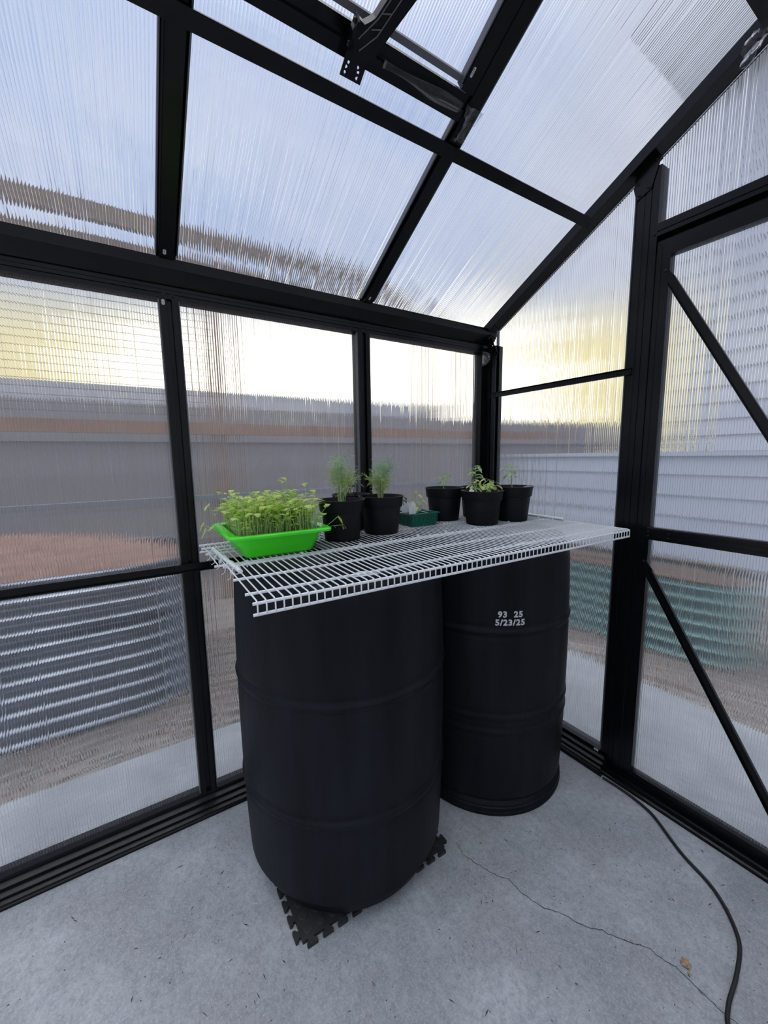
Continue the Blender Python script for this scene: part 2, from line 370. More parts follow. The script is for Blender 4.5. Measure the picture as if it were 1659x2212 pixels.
sticker(ceil_, Vector((0.045, -1.246, ZR + 0.045 * P)) - nsl * 0.0085, -nsl, Vector((1, 0, P)))
sticker(ceil_, Vector((0.045, -0.622, ZR + 0.045 * P)) - nsl * 0.0085, -nsl, Vector((1, 0, P)), 0.006, 0.012)

# roof vent (window_1)
win = empty('window_1', kind='structure', label='hinged roof vent with clear pane between the middle rafters')
sv = Vector((1, 0, P)); su = sv.normalized(); O = Vector((0, 0, ZR))
def rp(x, y, h=0.0): return O + sv * x + Y_ * y + nsl * h
m = MB(); m.ext([(-0.024, -0.012), (0.0, -0.014), (0.002, -0.004), (0.024, -0.002), (0.024, 0.009), (-0.024, 0.009)], rp(0.522, -1.214), rp(0.522, -0.645), su, nsl); m.build('lower_frame', black, win)
m = MB(); m.ext([(-0.006, 0.0), (0.006, 0.0), (0.006, 0.01), (-0.006, 0.01)], rp(0.556, -1.20, 0.004), rp(0.556, -0.672, 0.004), su, nsl); m.build('seal_strip', seal_m, win)
for y in (-1.19, -0.655):
    m = MB(); m.ext([(-0.018, -0.006), (0.018, -0.006), (0.018, 0.02), (-0.018, 0.02)], rp(0.545, y), rp(0.86, y), Y_, nsl); m.build('side_frame', black, win)
    m = MB(); yy = y + (0.019 if y < -1 else -0.022); m.ext([(0, 0), (0.003, 0), (0.003, 0.018), (0, 0.018)], rp(0.552, yy, -0.002), rp(0.86, yy, -0.002), Y_, nsl); m.build('seal_strip', seal_m, win)
m = MB(); m.ext([(-0.02, -0.006), (0.02, -0.006), (0.02, 0.02), (-0.02, 0.02)], rp(0.875, -1.214), rp(0.875, -0.645), su, nsl); m.build('upper_frame', black, win)
glazing('glazing_panel', rp(0.53, -1.20, 0.024), Y_, su, -nsl, 0.545, lambda q: 0.0, lambda q: 0.40, win, seed=77)
sticker(win, rp(0.575, -0.6655, -0.0065), -nsl, sv, 0.006, 0.018)
m = MB(); m.ext([(0, 0), (0.05, 0), (0.05, 0.02), (0, 0.02)], rp(0.30, 0, 0), rp(0.3, 0.0001, 0), X_, Z_)

# vent opener: perforated bracket, channel arm
op = empty('vent_opener', rp(0.53, -0.92, -0.03), label='black perforated bracket and curved channel arm hanging from the roof vent', cat='bracket')
oi_ = Matrix.Translation(-Vector(op.location))
def om(v): return Vector(v) - Vector(op.location)
# plate with holes
def plate_holes(name, c, a, b, n_, wa, hb, holes, parent, th=0.002, rh=0.0028):
    bm = bmesh.new(); nx, ny = 30, 34; grid = {}
    a, b, n_ = map(Vector, (a, b, n_))
    def inside(x, y): return any((x - hx) ** 2 + (y - hy) ** 2 < rh * rh for hx, hy in holes)
    for i in range(nx + 1):
        for j in range(ny + 1): grid[i, j] = bm.verts.new(c + a * (wa * (i / nx - .5)) + b * (hb * (j / ny - .5)))
    for i in range(nx):
        for j in range(ny):
            if not inside(wa * ((i + .5) / nx - .5), hb * ((j + .5) / ny - .5)): bm.faces.new((grid[i, j], grid[i + 1, j], grid[i + 1, j + 1], grid[i, j + 1]))
    r = bmesh.ops.extrude_face_region(bm, geom=bm.faces[:]); bmesh.ops.translate(bm, verts=[g for g in r['geom'] if isinstance(g, bmesh.types.BMVert)], vec=n_ * th)
    bmesh.ops.delete(bm, geom=[v for v in bm.verts if not v.link_faces], context='VERTS')
    bmesh.ops.recalc_face_normals(bm, faces=bm.faces)
    me = bpy.data.meshes.new(name); bm.to_mesh(me); bm.free(); me.materials.append(black); return put(name, me, parent)
hl = [(-0.013, -0.001), (-0.015, -0.0085), (-0.015, -0.0167), (0.008, -0.001), (0.011, -0.0076), (0.012, -0.0167)]
plate_holes('perforated_plate', om(rp(0.506, -0.931, -0.036)), Y_, su, nsl, 0.046, 0.048, hl, op, rh=0.0026)
ARM = [(0.5635, -0.959), (0.5605, -0.944), (0.5675, -0.935), (0.5735, -0.929), (0.5835, -0.925), (0.5935, -0.921), (0.6445, -0.901), (0.740, -0.863), (0.760, -0.806), (0.6645, -0.846), (0.6125, -0.87), (0.5535, -0.897), (0.5395, -0.905), (0.5215, -0.903), (0.5195, -0.923), (0.5205, -0.944), (0.5285, -0.957), (0.5475, -0.962)]
m = MB(); k = len(ARM); vs = [om(rp(x, y, h)) for h in (-0.055, -0.037) for x, y in ARM]
m.add(vs, [tuple(range(k)), tuple(range(2 * k - 1, k - 1, -1))] + [(i, (i + 1) % k, (i + 1) % k + k, i + k) for i in range(k)])
m.build('channel_arm', black, op)
RIB = [(0.542, -0.948, 0.575, -0.924), (0.575, -0.924, 0.735, -0.859), (0.530, -0.940, 0.556, -0.916), (0.556, -0.916, 0.742, -0.840)] + [(0.560 + q * 0.022, -0.930 + q * 0.009, 0.566 + q * 0.022, -0.912 + q * 0.009) for q in range(7)]
for (x0, y0, x1, y1) in RIB:
    m = MB(); m.tube([om(rp(x0, y0, -0.0558)), om(rp(x1, y1, -0.0558))], 0.0011, 6); m.build('pressed_rib', seal_m, op)
for (x, y) in ((0.558, -0.957), (0.530, -0.956)):
    m = MB(); m.ext([(-0.006, -0.012), (0.004, -0.014), (0.009, 0.0), (0.004, 0.014), (-0.006, 0.012)], om(rp(x, y - 0.004, -0.05)), om(rp(x, y, -0.05)), su, nsl); m.build('hinge_lug', black, op)
    screw(op, om(rp(x, y - 0.005, -0.05)), -Y_, 0.004)

# end wall with the door
wb = empty('wall_back', kind='structure', label='gable end wall of clear fluted panels beside and above the door')
DV = -Y_        # inward
def Xb(x, z=0, y=0): return Vector((x, y, z))
m = MB(); m.ext(BASE, Xb(0.0), Xb(0.62), DV, Z_); m.build('base_rail', black, wb)
m = MB(); m.ext(BASE, Xb(1.19), Xb(XW), DV, Z_); m.build('base_rail', black, wb)
# corner post: L shaped with grooves
for sx, ox in ((1, 0.0), (-1, XW)):
    m = MB()
    pts = [(-0.045, 0.04), (0.055, 0.04), (0.055, -0.004), (0.035, -0.004), (0.033, 0.002), (0.030, 0.002), (0.028, -0.006), (0.012, -0.006), (0.010, -0.002), (0.006, -0.002), (0.004, -0.012), (0.004, -0.034), (-0.002, -0.034), (-0.006, -0.036), (-0.045, -0.036)]
    m.ext(pts, Xb(ox, 0.0), Xb(ox, 1.60), X_ * sx, Y_); m.build('corner_post', black, wb)
def door_post(x0, x1):
    w_ = x1 - x0
    prof = [(0, 0.045), (w_, 0.045), (w_, 0.0), (w_ - 0.018, 0.0), (w_ - 0.019, 0.002), (w_ - 0.022, 0.002), (w_ - 0.023, 0.0), (0.030, -0.0), (0.029, 0.0015), (0.026, 0.0015), (0.025, 0.0), (0.004, 0.0), (0.0, 0.006)]
    xm = x0 + w_ / 2; top = ZR + P * (xm if xm < XR else XW - xm) - 0.04
    m = MB(); m.ext(prof, Xb(x0, 0.0), Xb(x0, top), X_, Y_); m.build('door_post', black, wb)
door_post(0.598, 0.664); door_post(XW - 0.664, XW - 0.598)
m = MB(); m.ext([(0.001, 1.384), (-0.010, 1.384), (-0.010, 1.387), (-0.003, 1.388), (-0.003, 1.401), (-0.010, 1.403), (-0.010, 1.405), (0.001, 1.405)], Xb(0.004), Xb(0.618), Y_, Z_); m.build('cross_rail', black, wb)
for x in (0.012, 0.055, 0.575, 0.610): screw(wb, (x, -0.0035, 1.3945), DV, 0.0035)
m = MB(); m.ext([(0.04, 1.770), (0.0, 1.770), (0.0, 1.781), (0.003, 1.7815), (0.003, 1.7835), (0.0, 1.784), (0.0, 1.805), (0.04, 1.805)], Xb(0.664), Xb(XW - 0.664), Y_, Z_); m.build('header_beam', black, wb)
screw(wb, (0.655, -0.001, 1.778), DV, 0.004)
m = MB(); m.box(0.664, XW - 0.664, 0.031, 0.044, 1.735, 1.772); m.build('gap_filler', black, wb)  # filler added to block daylight in the gap between header and door
for sx in (1, -1):
    def gx(x): return x if sx > 0 else XW - x
    o1 = Vector((0.0 if sx > 0 else XW, 0.022, 0))
    glazing('glazing_panel', o1, X_ * sx, Z_, DV, 0.63, lambda q: 0.05, lambda q: ZR - 0.02 + P * q, wb, seed=90 + sx)
    for (x, z0, z1) in ((0.0535, 0.06, 1.66), (0.5945, 0.06, 1.95)):
        m = MB(); xx = gx(x); m.box(xx - 0.0015, xx + 0.0015, 0.003, 0.018, z0, z1); m.build('seal_strip', seal_m, wb)
    # gusset plate joining post and rafter
    m = MB(); gp = [(0.600, 1.893), (0.640, 1.910), (0.663, 1.985), (0.655, 1.998), (0.596, 1.966), (0.590, 1.930)]
    m.ext([(gx(a), b) for a, b in gp], Xb(0, 0, -0.0035), Xb(0, 0, -0.0005), X_, Z_); m.build('gusset_plate', black, wb)
    for a, b in ((0.608, 1.905), (0.633, 1.916), (0.602, 1.938), (0.652, 1.982)): screw(wb, (gx(a), -0.004, b), DV, 0.0042)
glazing('glazing_panel', Vector((0.655, 0.022, 0)), X_, Z_, DV, XW - 1.31, lambda q: 1.79, lambda q: ZR - 0.02 + P * (0.655 + q if 0.655 + q < XR else XW - 0.655 - q), wb, seed=99)
# perforated foot strip and threshold
m = MB(); m.box(0.47, 0.632, -0.052, -0.040, 0.0, 0.014); m.build('foot_strip', black, wb)
for x in (0.50, 0.545, 0.59): screw(wb, (x, -0.046, 0.0145), Z_, 0.005)
m = MB(); m.ext([(0.04, 0.0), (-0.036, 0.0), (-0.036, 0.010), (-0.030, 0.012), (-0.012, 0.012), (-0.010, 0.017), (0.04, 0.017)], Xb(0.62), Xb(1.19), Y_, Z_); m.build('threshold', black, wb)
sticker(wb, (0.583, -0.001, 0.054), DV, X_, 0.008, 0.016)
# corner bracket
plate_holes('corner_bracket', Vector((0.040, -0.010, 1.590)), Vector((0.88, 0, 0.47)), Vector((-0.47, 0, 0.88)), DV, 0.034, 0.085, [(0.006, 0.03), (0.008, 0.008), (0.0, -0.02)], wb)

# door
dr = empty('door_1', (0.668, 0, 0.026), kind='structure', label='closed door of black metal frame with two diagonal braces and clear panes')
dl = Vector(dr.location)
DX0, DX1, DI0, DI1 = 0.668, XW - 0.668, 0.705, XW - 0.705
def dbar(name, prof, p0, p1, a, b, mm=black): m = MB(); m.ext(prof, Vector(p0) - dl, Vector(p1) - dl, a, b); return m.build(name, mm, dr)
SW = DI0 - DX0
for x0, sg in ((DX0, 1), (DX1, -1)):
    pr = [(0, 0.03), (SW, 0.03), (SW, 0.0), (0.016, 0.0), (0.0155, 0.001), (0.0135, 0.001), (0.013, 0.0), (0, 0.0)]
    # mitred stile
    m = MB(); k = len(pr); vs = []
    for zf in (lambda q: 0.030 + q * 0.55, lambda q: 1.751 - q * 1.16):
        for q in pr: vs.append(Vector((x0 + sg * q[0], q[1], zf(q[0]))) - dl)
    m.add(vs, [tuple(range(k - 1, -1, -1)), tuple(range(k, 2 * k))] + [(i, (i + 1) % k, (i + 1) % k + k, i + k) for i in range(k)]); m.build('stile', black, dr)
def mrail(name, z_out, z_in):
    m = MB(); pr = [(z_out, DX0), (z_in, DI0)]; vs = []
    for y in (0.0, 0.03): vs += [Vector((DX0, y, z_out)) - dl, Vector((DX1, y, z_out)) - dl, Vector((DI1, y, z_in)) - dl, Vector((DI0, y, z_in)) - dl]
    m.add(vs, [(0, 1, 2, 3), (7, 6, 5, 4), (0, 4, 5, 1), (1, 5, 6, 2), (2, 6, 7, 3), (3, 7, 4, 0)]); m.build(name, black, dr)
mrail('top_rail', 1.752, 1.7075); mrail('bottom_rail', 0.0265, 0.052)
dbar('mid_rail', [(0.02, 0.866), (-0.002, 0.866), (-0.002, 0.876), (-0.0035, 0.8765), (-0.0035, 0.8775), (-0.002, 0.878), (-0.002, 0.890), (-0.0035, 0.8905), (-0.0035, 0.8915), (-0.002, 0.892), (-0.002, 0.902), (0.0, 0.906), (0.02, 0.906)], (DI0 - 0.006, 0, 0), (DI1 + 0.006, 0, 0), Y_, Z_)
for x in (0.703, 0.760):
    for z in (0.877, 0.891): screw(dr, Vector((x, -0.0035, z)) - dl, DV, 0.0035)
def brace(a, b, w_=0.024):
    a, b = Vector(a) - dl, Vector(b) - dl; t = (b - a).normalized(); sd = t.cross(DV).normalized()
    m = MB(); L = (b - a).length
    # tapered ends, channel with raised lips
    e0 = a + t * 0.035; e1 = b - t * 0.035
    m.ext([(-w_ / 2, 0.0), (w_ / 2, 0.0), (w_ / 2, 0.010), (w_ / 2 - 0.002, 0.010), (w_ / 2 - 0.002, 0.0025), (-w_ / 2 + 0.002, 0.0025), (-w_ / 2 + 0.002, 0.010), (-w_ / 2, 0.010)], e0, e1, sd, DV)
    for p0, p1, s in ((a, e0, 1), (b, e1, -1)):
        vs = []
        for h in (0, 0.0025): vs += [p0 + sd * -0.006 + DV * h - t * 0.008 * s, p0 + sd * 0.006 + DV * h - t * 0.008 * s, p1 + sd * w_ / 2 + DV * h, p1 - sd * w_ / 2 + DV * h]
        m.add(vs, [(0, 1, 2, 3), (7, 6, 5, 4), (0, 4, 5, 1), (1, 5, 6, 2), (2, 6, 7, 3), (3, 7, 4, 0)])
    br = m.build('brace', black, dr)
    screw(br, a + DV * 0.003, DV, 0.0045); screw(br, b + DV * 0.003, DV, 0.0045)
brace((0.697, -0.003, 1.662), (DI1 + 0.012, -0.003, 0.90 - 0.0 + 0.0)); brace((0.697, -0.003, 0.795), (DI1 + 0.012, -0.003, 0.075))
for z0, z1, sd_ in ((0.045, 0.874, 5), (0.886, 1.715, 6)):
    g = glazing('pane', Vector((DI0 - 0.004, 0.016, 0)) - dl, X_, Z_, DV, DI1 - DI0 + 0.008, lambda q: z0, lambda q: z1, dr, seed=sd_, thick=0.004)

# film scraps taped round the joints
from mathutils import noise as mn
def film_scrap(label, pts_fn, name='plastic_film', nu=26, nv=16, seed=0, amp=0.006, fr=120.0):
    rg = random.Random(seed); mb = MB(); vs = []
    for i in range(nu + 1):
        for j in range(nv + 1):
            u, v = i / nu, j / nv; v = 0.5 + (v - 0.5) * (0.75 + 0.35 * math.sin(u * 5.0 + seed)); q = Vector(pts_fn(u, v)); vs.append(q + mn.noise_vector(q * fr + Vector((seed, 0, 0))) * amp)
    mb.add(vs, [(i * (nv + 1) + j, (i + 1) * (nv + 1) + j, (i + 1) * (nv + 1) + j + 1, i * (nv + 1) + j + 1) for i in range(nu) for j in range(nv)])
    me = mb.mesh(name, film, True); o = put(name, me); md = o.modifiers.new('thickness', 'SOLIDIFY'); md.thickness = 0.0004
    return tag(o, label, 'film')
film_scrap('crumpled clear film taped where the roof vent meets the rafter', lambda u, v: rp(0.475 + 0.06 * u, -0.622 + (v - 0.5) * 0.045, -0.018 - 0.004 * math.sin(v * 9)), seed=3, amp=0.0035)
film_scrap('clear film stretched under the lower frame of the roof vent', lambda u, v: rp(0.512 + 0.022 * v, -0.87 + 0.21 * u, -0.017 - 0.004 * math.sin(v * 3.1)), seed=4, amp=0.003, fr=18.0)
film_scrap('crumpled clear film wrapped on the corner bracket under the eave', lambda u, v: Vector((0.030 + 0.022 * math.cos(u * 5), -0.034 - 0.010 * math.sin(u * 5), 1.520 + 0.06 * v)), seed=5, amp=0.004)
film_scrap('crumpled clear film on the gable rafter near the ridge', lambda u, v: Vector((0.845 + 0.045 * u, -0.042 - 0.004 * math.sin(9 * v), 1.585 + 0.06 * v + P * (0.845 + 0.045 * u))), seed=6, amp=0.004)

# ------------------------------------------------------------------ floor and outdoors
fl = MB(); fl.box(-0.40, 2.6, -3.2, 0.72, -0.10, 0.0); flo = fl.build('floor', conc); tag(flo, 'pale grey concrete slab floor with a thin wandering crack', kind='structure')
ck = [(0.534, -0.648), (0.575, -0.655), (0.617, -0.640), (0.655, -0.628), (0.692, -0.600), (0.74, -0.598), (0.783, -0.585), (0.82, -0.556), (0.864, -0.535), (0.895, -0.507), (0.927, -0.489), (0.97, -0.452), (1.0, -0.449), (1.022, -0.439), (1.058, -0.442), (1.107, -0.444), (1.16, -0.43), (1.24, -0.44)]
m = MB(); rg = random.Random(5); vs = []; pts = []
for i in range(len(ck) - 1):
    for t in range(6):
        f = t / 6; pts.append(Vector((ck[i][0] * (1 - f) + ck[i + 1][0] * f + rg.uniform(-1, 1) * 0.0022, ck[i][1] * (1 - f) + ck[i + 1][1] * f + rg.uniform(-1, 1) * 0.0022, 0.0003)))
for i, p_ in enumerate(pts):
    t = (pts[min(i + 1, len(pts) - 1)] - pts[max(0, i - 1)]).normalized(); s_ = Vector((-t.y, t.x, 0)) * (0.0006 + 0.0005 * rg.random()); vs += [p_ - s_, p_ + s_]
m.add(vs, [(2 * i, 2 * i + 2, 2 * i + 3, 2 * i + 1) for i in range(len(pts) - 1)]); m.build('crack', crack_m, flo)

# plant litter
m = MB(); rg = random.Random(12)
for _ in range(1100):
    x, y = rg.uniform(0.1, 1.6), rg.uniform(-1.75, -0.06)
    if (x - 0.31) ** 2 + (y + 0.885) ** 2 < 0.11 or (x - .31) ** 2 + (y + .3) ** 2 < 0.1: continue
    if 0.05 < x < 0.56 and -1.16 < y < -0.65: continue
    L = rg.choice((0.003, 0.003, 0.004, 0.005, 0.007, 0.014)) * rg.uniform(0.7, 1.3); an = rg.uniform(0, 3.14); w_ = rg.uniform(0.0006, 0.0014)
    dx, dy = math.cos(an) * L / 2, math.sin(an) * L / 2; nx, ny = -math.sin(an) * w_, math.cos(an) * w_
    b = rg.uniform(-0.3, 0.3) * L
    m.add([(x - dx, y - dy, 0.0003), (x + nx + ny * b, y + ny, 0.0012), (x + dx, y + dy, 0.0003), (x - nx, y - ny, 0.0012), (x, y, 0.0018)], [(0, 1, 4), (1, 2, 4), (2, 3, 4), (3, 0, 4)])
tag(m.build('plant_litter', debris_m), 'dark specks and bits of dry plant litter scattered on the concrete', 'litter', kind='stuff')
m = MB(); rg = random.Random(17)
for (x, y, L) in ((0.62, -1.33, 0.030), (0.55, -1.36, 0.012), (0.60, -1.24, 0.008), (0.37, -1.20, 0.014), (0.45, -1.50, 0.03), (0.70, -1.16, 0.01), (0.85, -0.95, 0.006), (1.03, -0.20, 0.02), (0.95, -0.3, 0.02), (0.66, -0.2, 0.005)):
    an = rg.uniform(0.5, 2.0); m.tube([(x, y, 0.0008), (x + math.cos(an) * L / 2 + 0.001, y + math.sin(an) * L / 2, 0.0014), (x + math.cos(an) * L, y + math.sin(an) * L, 0.0008)], 0.0005, 5)
tag(m.build('pale_straw_bits', debris_w), 'pale straw bits lying on the concrete', 'litter', kind='stuff')

def dry_leaf(loc, rz, s, label):
    mb = MB(); N = 9; vs = []; 
    for i in range(N):
        t = i / (N - 1); w_ = math.sin(math.pi * min(1, t * 1.05)) ** 0.7 * 0.45 * (1 + 0.25 * math.sin(i * 2.6))
        for q in (-1, 0, 1): vs.append(((t - 0.5) * s, q * w_ * s, 0.0012 + (abs(q) * 0.22 * s * (0.6 + 0.4 * math.sin(i * 1.7 + q))) + 0.05 * s))
    mb.add(vs, [(i * 3 + j, i * 3 + 3 + j, i * 3 + 4 + j, i * 3 + 1 + j) for i in range(N - 1) for j in (0, 1)])
    o = mb.build('dry_leaf', leafdry, None, True, loc); o.rotation_euler = (0, 0, rz); md = o.modifiers.new('t', 'SOLIDIFY'); md.thickness = 0.0006
    st = MB(); st.tube([(-0.5 * s, 0, 0.0016), (-0.75 * s, 0.08 * s, 0.001), (-1.0 * s, 0.02 * s, 0.0011)], 0.0006, 6); st.build('leaf_stalk', leafdry, o)
    return tag(o, label, 'leaf')
dry_leaf((1.031, -0.416, 0), 2.6, 0.021, 'curled tan dry leaf on the concrete near the crack')
dry_leaf((0.13, -1.742, 0), 0.9, 0.024, 'small brown dry leaf on the concrete at the left edge')

# outdoor ground: rumpled gravel and bark
def terrain(name, x0, x1, y0, y1, nx, ny, z, amp, m_, label, hole=None, seed=1):
    rg = random.Random(seed); mb = MB(); vs = [(x0 + (x1 - x0) * i / nx, y0 + (y1 - y0) * j / ny, z + rg.uniform(-amp, amp)) for i in range(nx + 1) for j in range(ny + 1)]
    mb.add(vs, [(i * (ny + 1) + j, (i + 1) * (ny + 1) + j, (i + 1) * (ny + 1) + j + 1, i * (ny + 1) + j + 1) for i in range(nx) for j in range(ny)])
    return mb.build(name, m_, None, True)
g = terrain('ground', -40, 40, -30, 50, 160, 160, -0.06, 0.012, gravel, '', seed=2); tag(g, 'brown bark and gravel ground outside the greenhouse', kind='structure')
m = MB(); rg = random.Random(23)
for _ in range(9000):
    x, y = rg.uniform(-1.6, -0.42), rg.uniform(-2.6, 2.2)
    if rg.random() < 0.45: x, y = rg.uniform(-0.6, 2.2), rg.uniform(0.74, 2.5)
    s = rg.uniform(0.006, 0.022); an = rg.uniform(0, 6.28); l = s * rg.uniform(1, 3); ca, sa = math.cos(an), math.sin(an); z = -0.05
    q = [(-l / 2, -s / 2), (l / 2, -s / 2 * 0.7), (l / 2 * 0.8, s / 2), (-l / 2 * 0.9, s / 2)]
    m.cur = 0 if rg.random() < 0.15 else (1 if rg.random() < .6 else 2); h = s * rg.uniform(.3, .9)
    m.add([(x + a_ * ca - b_ * sa, y + a_ * sa + b_ * ca, z - 0.01) for a_, b_ in q] + [(x + (a_ * ca - b_ * sa) * .7, y + (a_ * sa + b_ * ca) * .7, z + h) for a_, b_ in q], [(4, 5, 6, 7), (0, 1, 5, 4), (1, 2, 6, 5), (2, 3, 7, 6), (3, 0, 4, 7)])
tag(m.build('bark_chips', [mulch, mat('grey_stone_chip', (0.35, 0.33, 0.32), 0.9), mat('tan_wood_chip', (0.38, 0.33, 0.28), 0.9)]), 'loose bark and stone chips on the ground outside the panels', 'mulch', kind='stuff')


def raised_bed(name, cx, cy_, lx, ly, h, per, rr, m_, rz, label, capm, mound, seed):
    root = empty(name, (cx, cy_, -0.05), rz, label, 'planter')
    # rounded rectangle path
    path = []
    for (qx, qy, a0) in ((1, 1, 0), (-1, 1, 90), (-1, -1, 180), (1, -1, 270)):
        for k in range(9):
            an = rad(a0 + k * 11.25); path.append((qx * (lx / 2 - rr) + rr * math.cos(an), qy * (ly / 2 - rr) + rr * math.sin(an), math.cos(an), math.sin(an)))
    nz_ = int(h / per * 8); mb = MB(); vs = []; K = len(path)
    for j in range(nz_ + 1):
        z = h * j / nz_; o_ = 0.020 * math.sin(2 * math.pi * z / per)
        if z > h - 0.03: o_ = 0.0
        vs += [(x + nx_ * o_, y + ny_ * o_, z) for x, y, nx_, ny_ in path]
    mb.add(vs, [(j * K + i, j * K + (i + 1) % K, (j + 1) * K + (i + 1) % K, (j + 1) * K + i) for j in range(nz_) for i in range(K)])
    o = mb.build('corrugated_side', m_, root, True)
    cp = MB(); cp.tube([(x, y, h) for x, y, _, _ in path + path[:1]], 0.011, 8, cap=False); cp.build('rim', capm, root, True)
    rg = random.Random(seed); so = MB(); N = 26; vs = [(0, 0, h - 0.03 + mound)]
    for r_ in range(1, 9):
        f = r_ / 8
        for x, y, _, _ in path: vs.append((x * f * 0.985, y * f * 0.985, h - 0.03 + mound * (1 - f ** 2.2) + rg.uniform(-1, 1) * 0.018 * (1 - f * 0.6)))
    so.add(vs, [(0, 1 + i, 1 + (i + 1) % K) for i in range(K)] + [(1 + (r_ - 1) * K + i, 1 + r_ * K + i, 1 + r_ * K + (i + 1) % K, 1 + (r_ - 1) * K + (i + 1) % K) for r_ in range(1, 8) for i in range(K)])
    so.build('mulch_filling', mulch if mound > 0.1 else soil_brown, root, True)
    return root
raised_bed('raised_bed', -1.20, -2.18, 0.80, 2.10, 0.70, 0.068, 0.30, galv, 0, 'tall galvanised corrugated raised bed heaped with brown bark, outside left panels', galv, 0.17, 3)
raised_bed('raised_bed', -0.45, 1.36, 2.1, 0.46, 0.47, 0.070, 0.21, greenst, rad(8), 'low green corrugated raised bed outside beyond the end wall', wood_dark, 0.0, 4)

# dark planter tub beyond the door
tb_ = empty('plant_tub', (1.02, 1.55, -0.05), label='black round tub outside beyond the door, right of green raised bed', cat='planter')
MB().lathe([(0.16, 0.0), (0.20, 0.30), (0.215, 0.31), (0.215, 0.34), (0.20, 0.34), (0.19, 0.30), (0.0, 0.29)], seg=32).build('tub', pot_m, tb_, True)
MB().lathe([(0.0, 0.315), (0.19, 0.305), (0.19, 0.29)], seg=24).build('soil', soil, tb_, True)

# timber screen left: stained post and rail, wire mesh, top beams
ts = empty('timber_screen', (-2.3, -0.68, -0.05), label='stained timber post and rail screen with wire mesh left of the greenhouse', cat='fence')
def tsb(name, x0, x1, y0, y1, z0, z1, mm): m = MB(); m.box(x0 + 2.3, x1 + 2.3, y0 + 0.68, y1 + 0.68, z0 + .05, z1 + .05); return m.build(name, mm, ts)
for y in (-3.1, -0.70, 1.75): tsb('post', -2.36, -2.25, y - 0.05, y + 0.05, -0.05, 2.72, wood_red)
tsb('rail', -2.25, -2.21, -4.2, 3.6, 1.33, 1.42, wood_red)
tsb('rail', -2.25, -2.21, -4.2, 3.6, 0.80, 0.845, mat('pale_rail_timber', (0.24, 0.26, 0.29), 0.7))
for z in (2.57, 2.765): tsb('beam', -2.36 + (z - 2.57) * 0.2, -2.30 + (z - 2.57) * 0.2, -4.4, 1.1 if z > 2.7 else 1.4, z, z + 0.11, wood_dark)
m = MB(); yy = -3.05
while yy < -0.74: m.box(-0.002, 0.002, yy + 0.68, yy + 0.683, 1.52, 2.6); yy += 0.052
z = 1.53
while z < 2.62: m.box(-0.002, 0.002, -2.4, -0.04, z, z + 0.003); z += 0.052
m.build('wire_mesh', wire_m, ts)['kind'] = 'stuff'
# grey board fence behind
fe = empty('board_fence', (-3.1, 0, -0.05), label='weathered grey board fence behind the timber screen', cat='fence')
y = -6.0; rg = random.Random(8); bd = []
for w_ in (0.14,): 
    m = MB(); m.box(-0.01, 0.01, 0, w_, 0, 1.70); m.v = m.v; base_board = m.mesh('board', wood_grey)
while y < 7.2:
    o = put('board', base_board, fe, (rg.uniform(-0.006, 0.006), y, rg.uniform(-0.02, 0.02))); y += 0.147
for z in (0.3, 1.35): m = MB(); m.box(0.01, 0.05, -6, 7.2, z, z + 0.09); m.build('rail', wood_grey, fe)
# white plank fence beyond the end wall
pf = empty('plank_fence', (0, 2.65, -0.05), label='pale horizontal plank fence beyond the end wall', cat='fence')
m = MB(); m.ext([(0, 0), (0.016, 0), (0.004, 0.176), (0, 0.176)], (-2.1, 0, 0), (4.5, 0, 0), -Y_, Z_); pl = m.mesh('plank', vinyl)
for k in range(6): put('plank', pl, pf, (0, 0, 0.10 + k * 0.180))
m = MB(); m.box(-2.1, 4.5, -0.03, 0.03, 1.155, 1.19); m.build('top_rail', vinyl, pf)
for x in (-2.05, -0.9, 1.1, 3.1): m = MB(); m.box(x - 0.045, x + 0.045, 0.001, 0.09, 0, 1.15); m.build('post', vinyl, pf)
# house with lap siding
ho = empty('house', (2.6, 6.0, -0.05), label='tall pale grey lap sided house seen beyond the door', cat='building')
m = MB(); m.box(-4.3, 4.0, 0.05, 5, 0, 6.6); m.build('wall', siding, ho)
m = MB(); m.ext([(0, 0), (0.03, 0), (0.006, 0.235), (0, 0.235)], (-4.3, 0.05, 0), (4.0, 0.05, 0), -Y_, Z_); lp = m.mesh('plank', siding)
for k in range(28): put('plank', lp, ho, (0, 0, 0.02 + k * 0.235))
m = MB(); m.ext([(-0.5, 6.4), (5.6, 6.4), (2.6, 8.6)], (-4.6, 0, 0), (4.3, 0, 0), Y_, Z_); m.build('roof', shingle, ho)

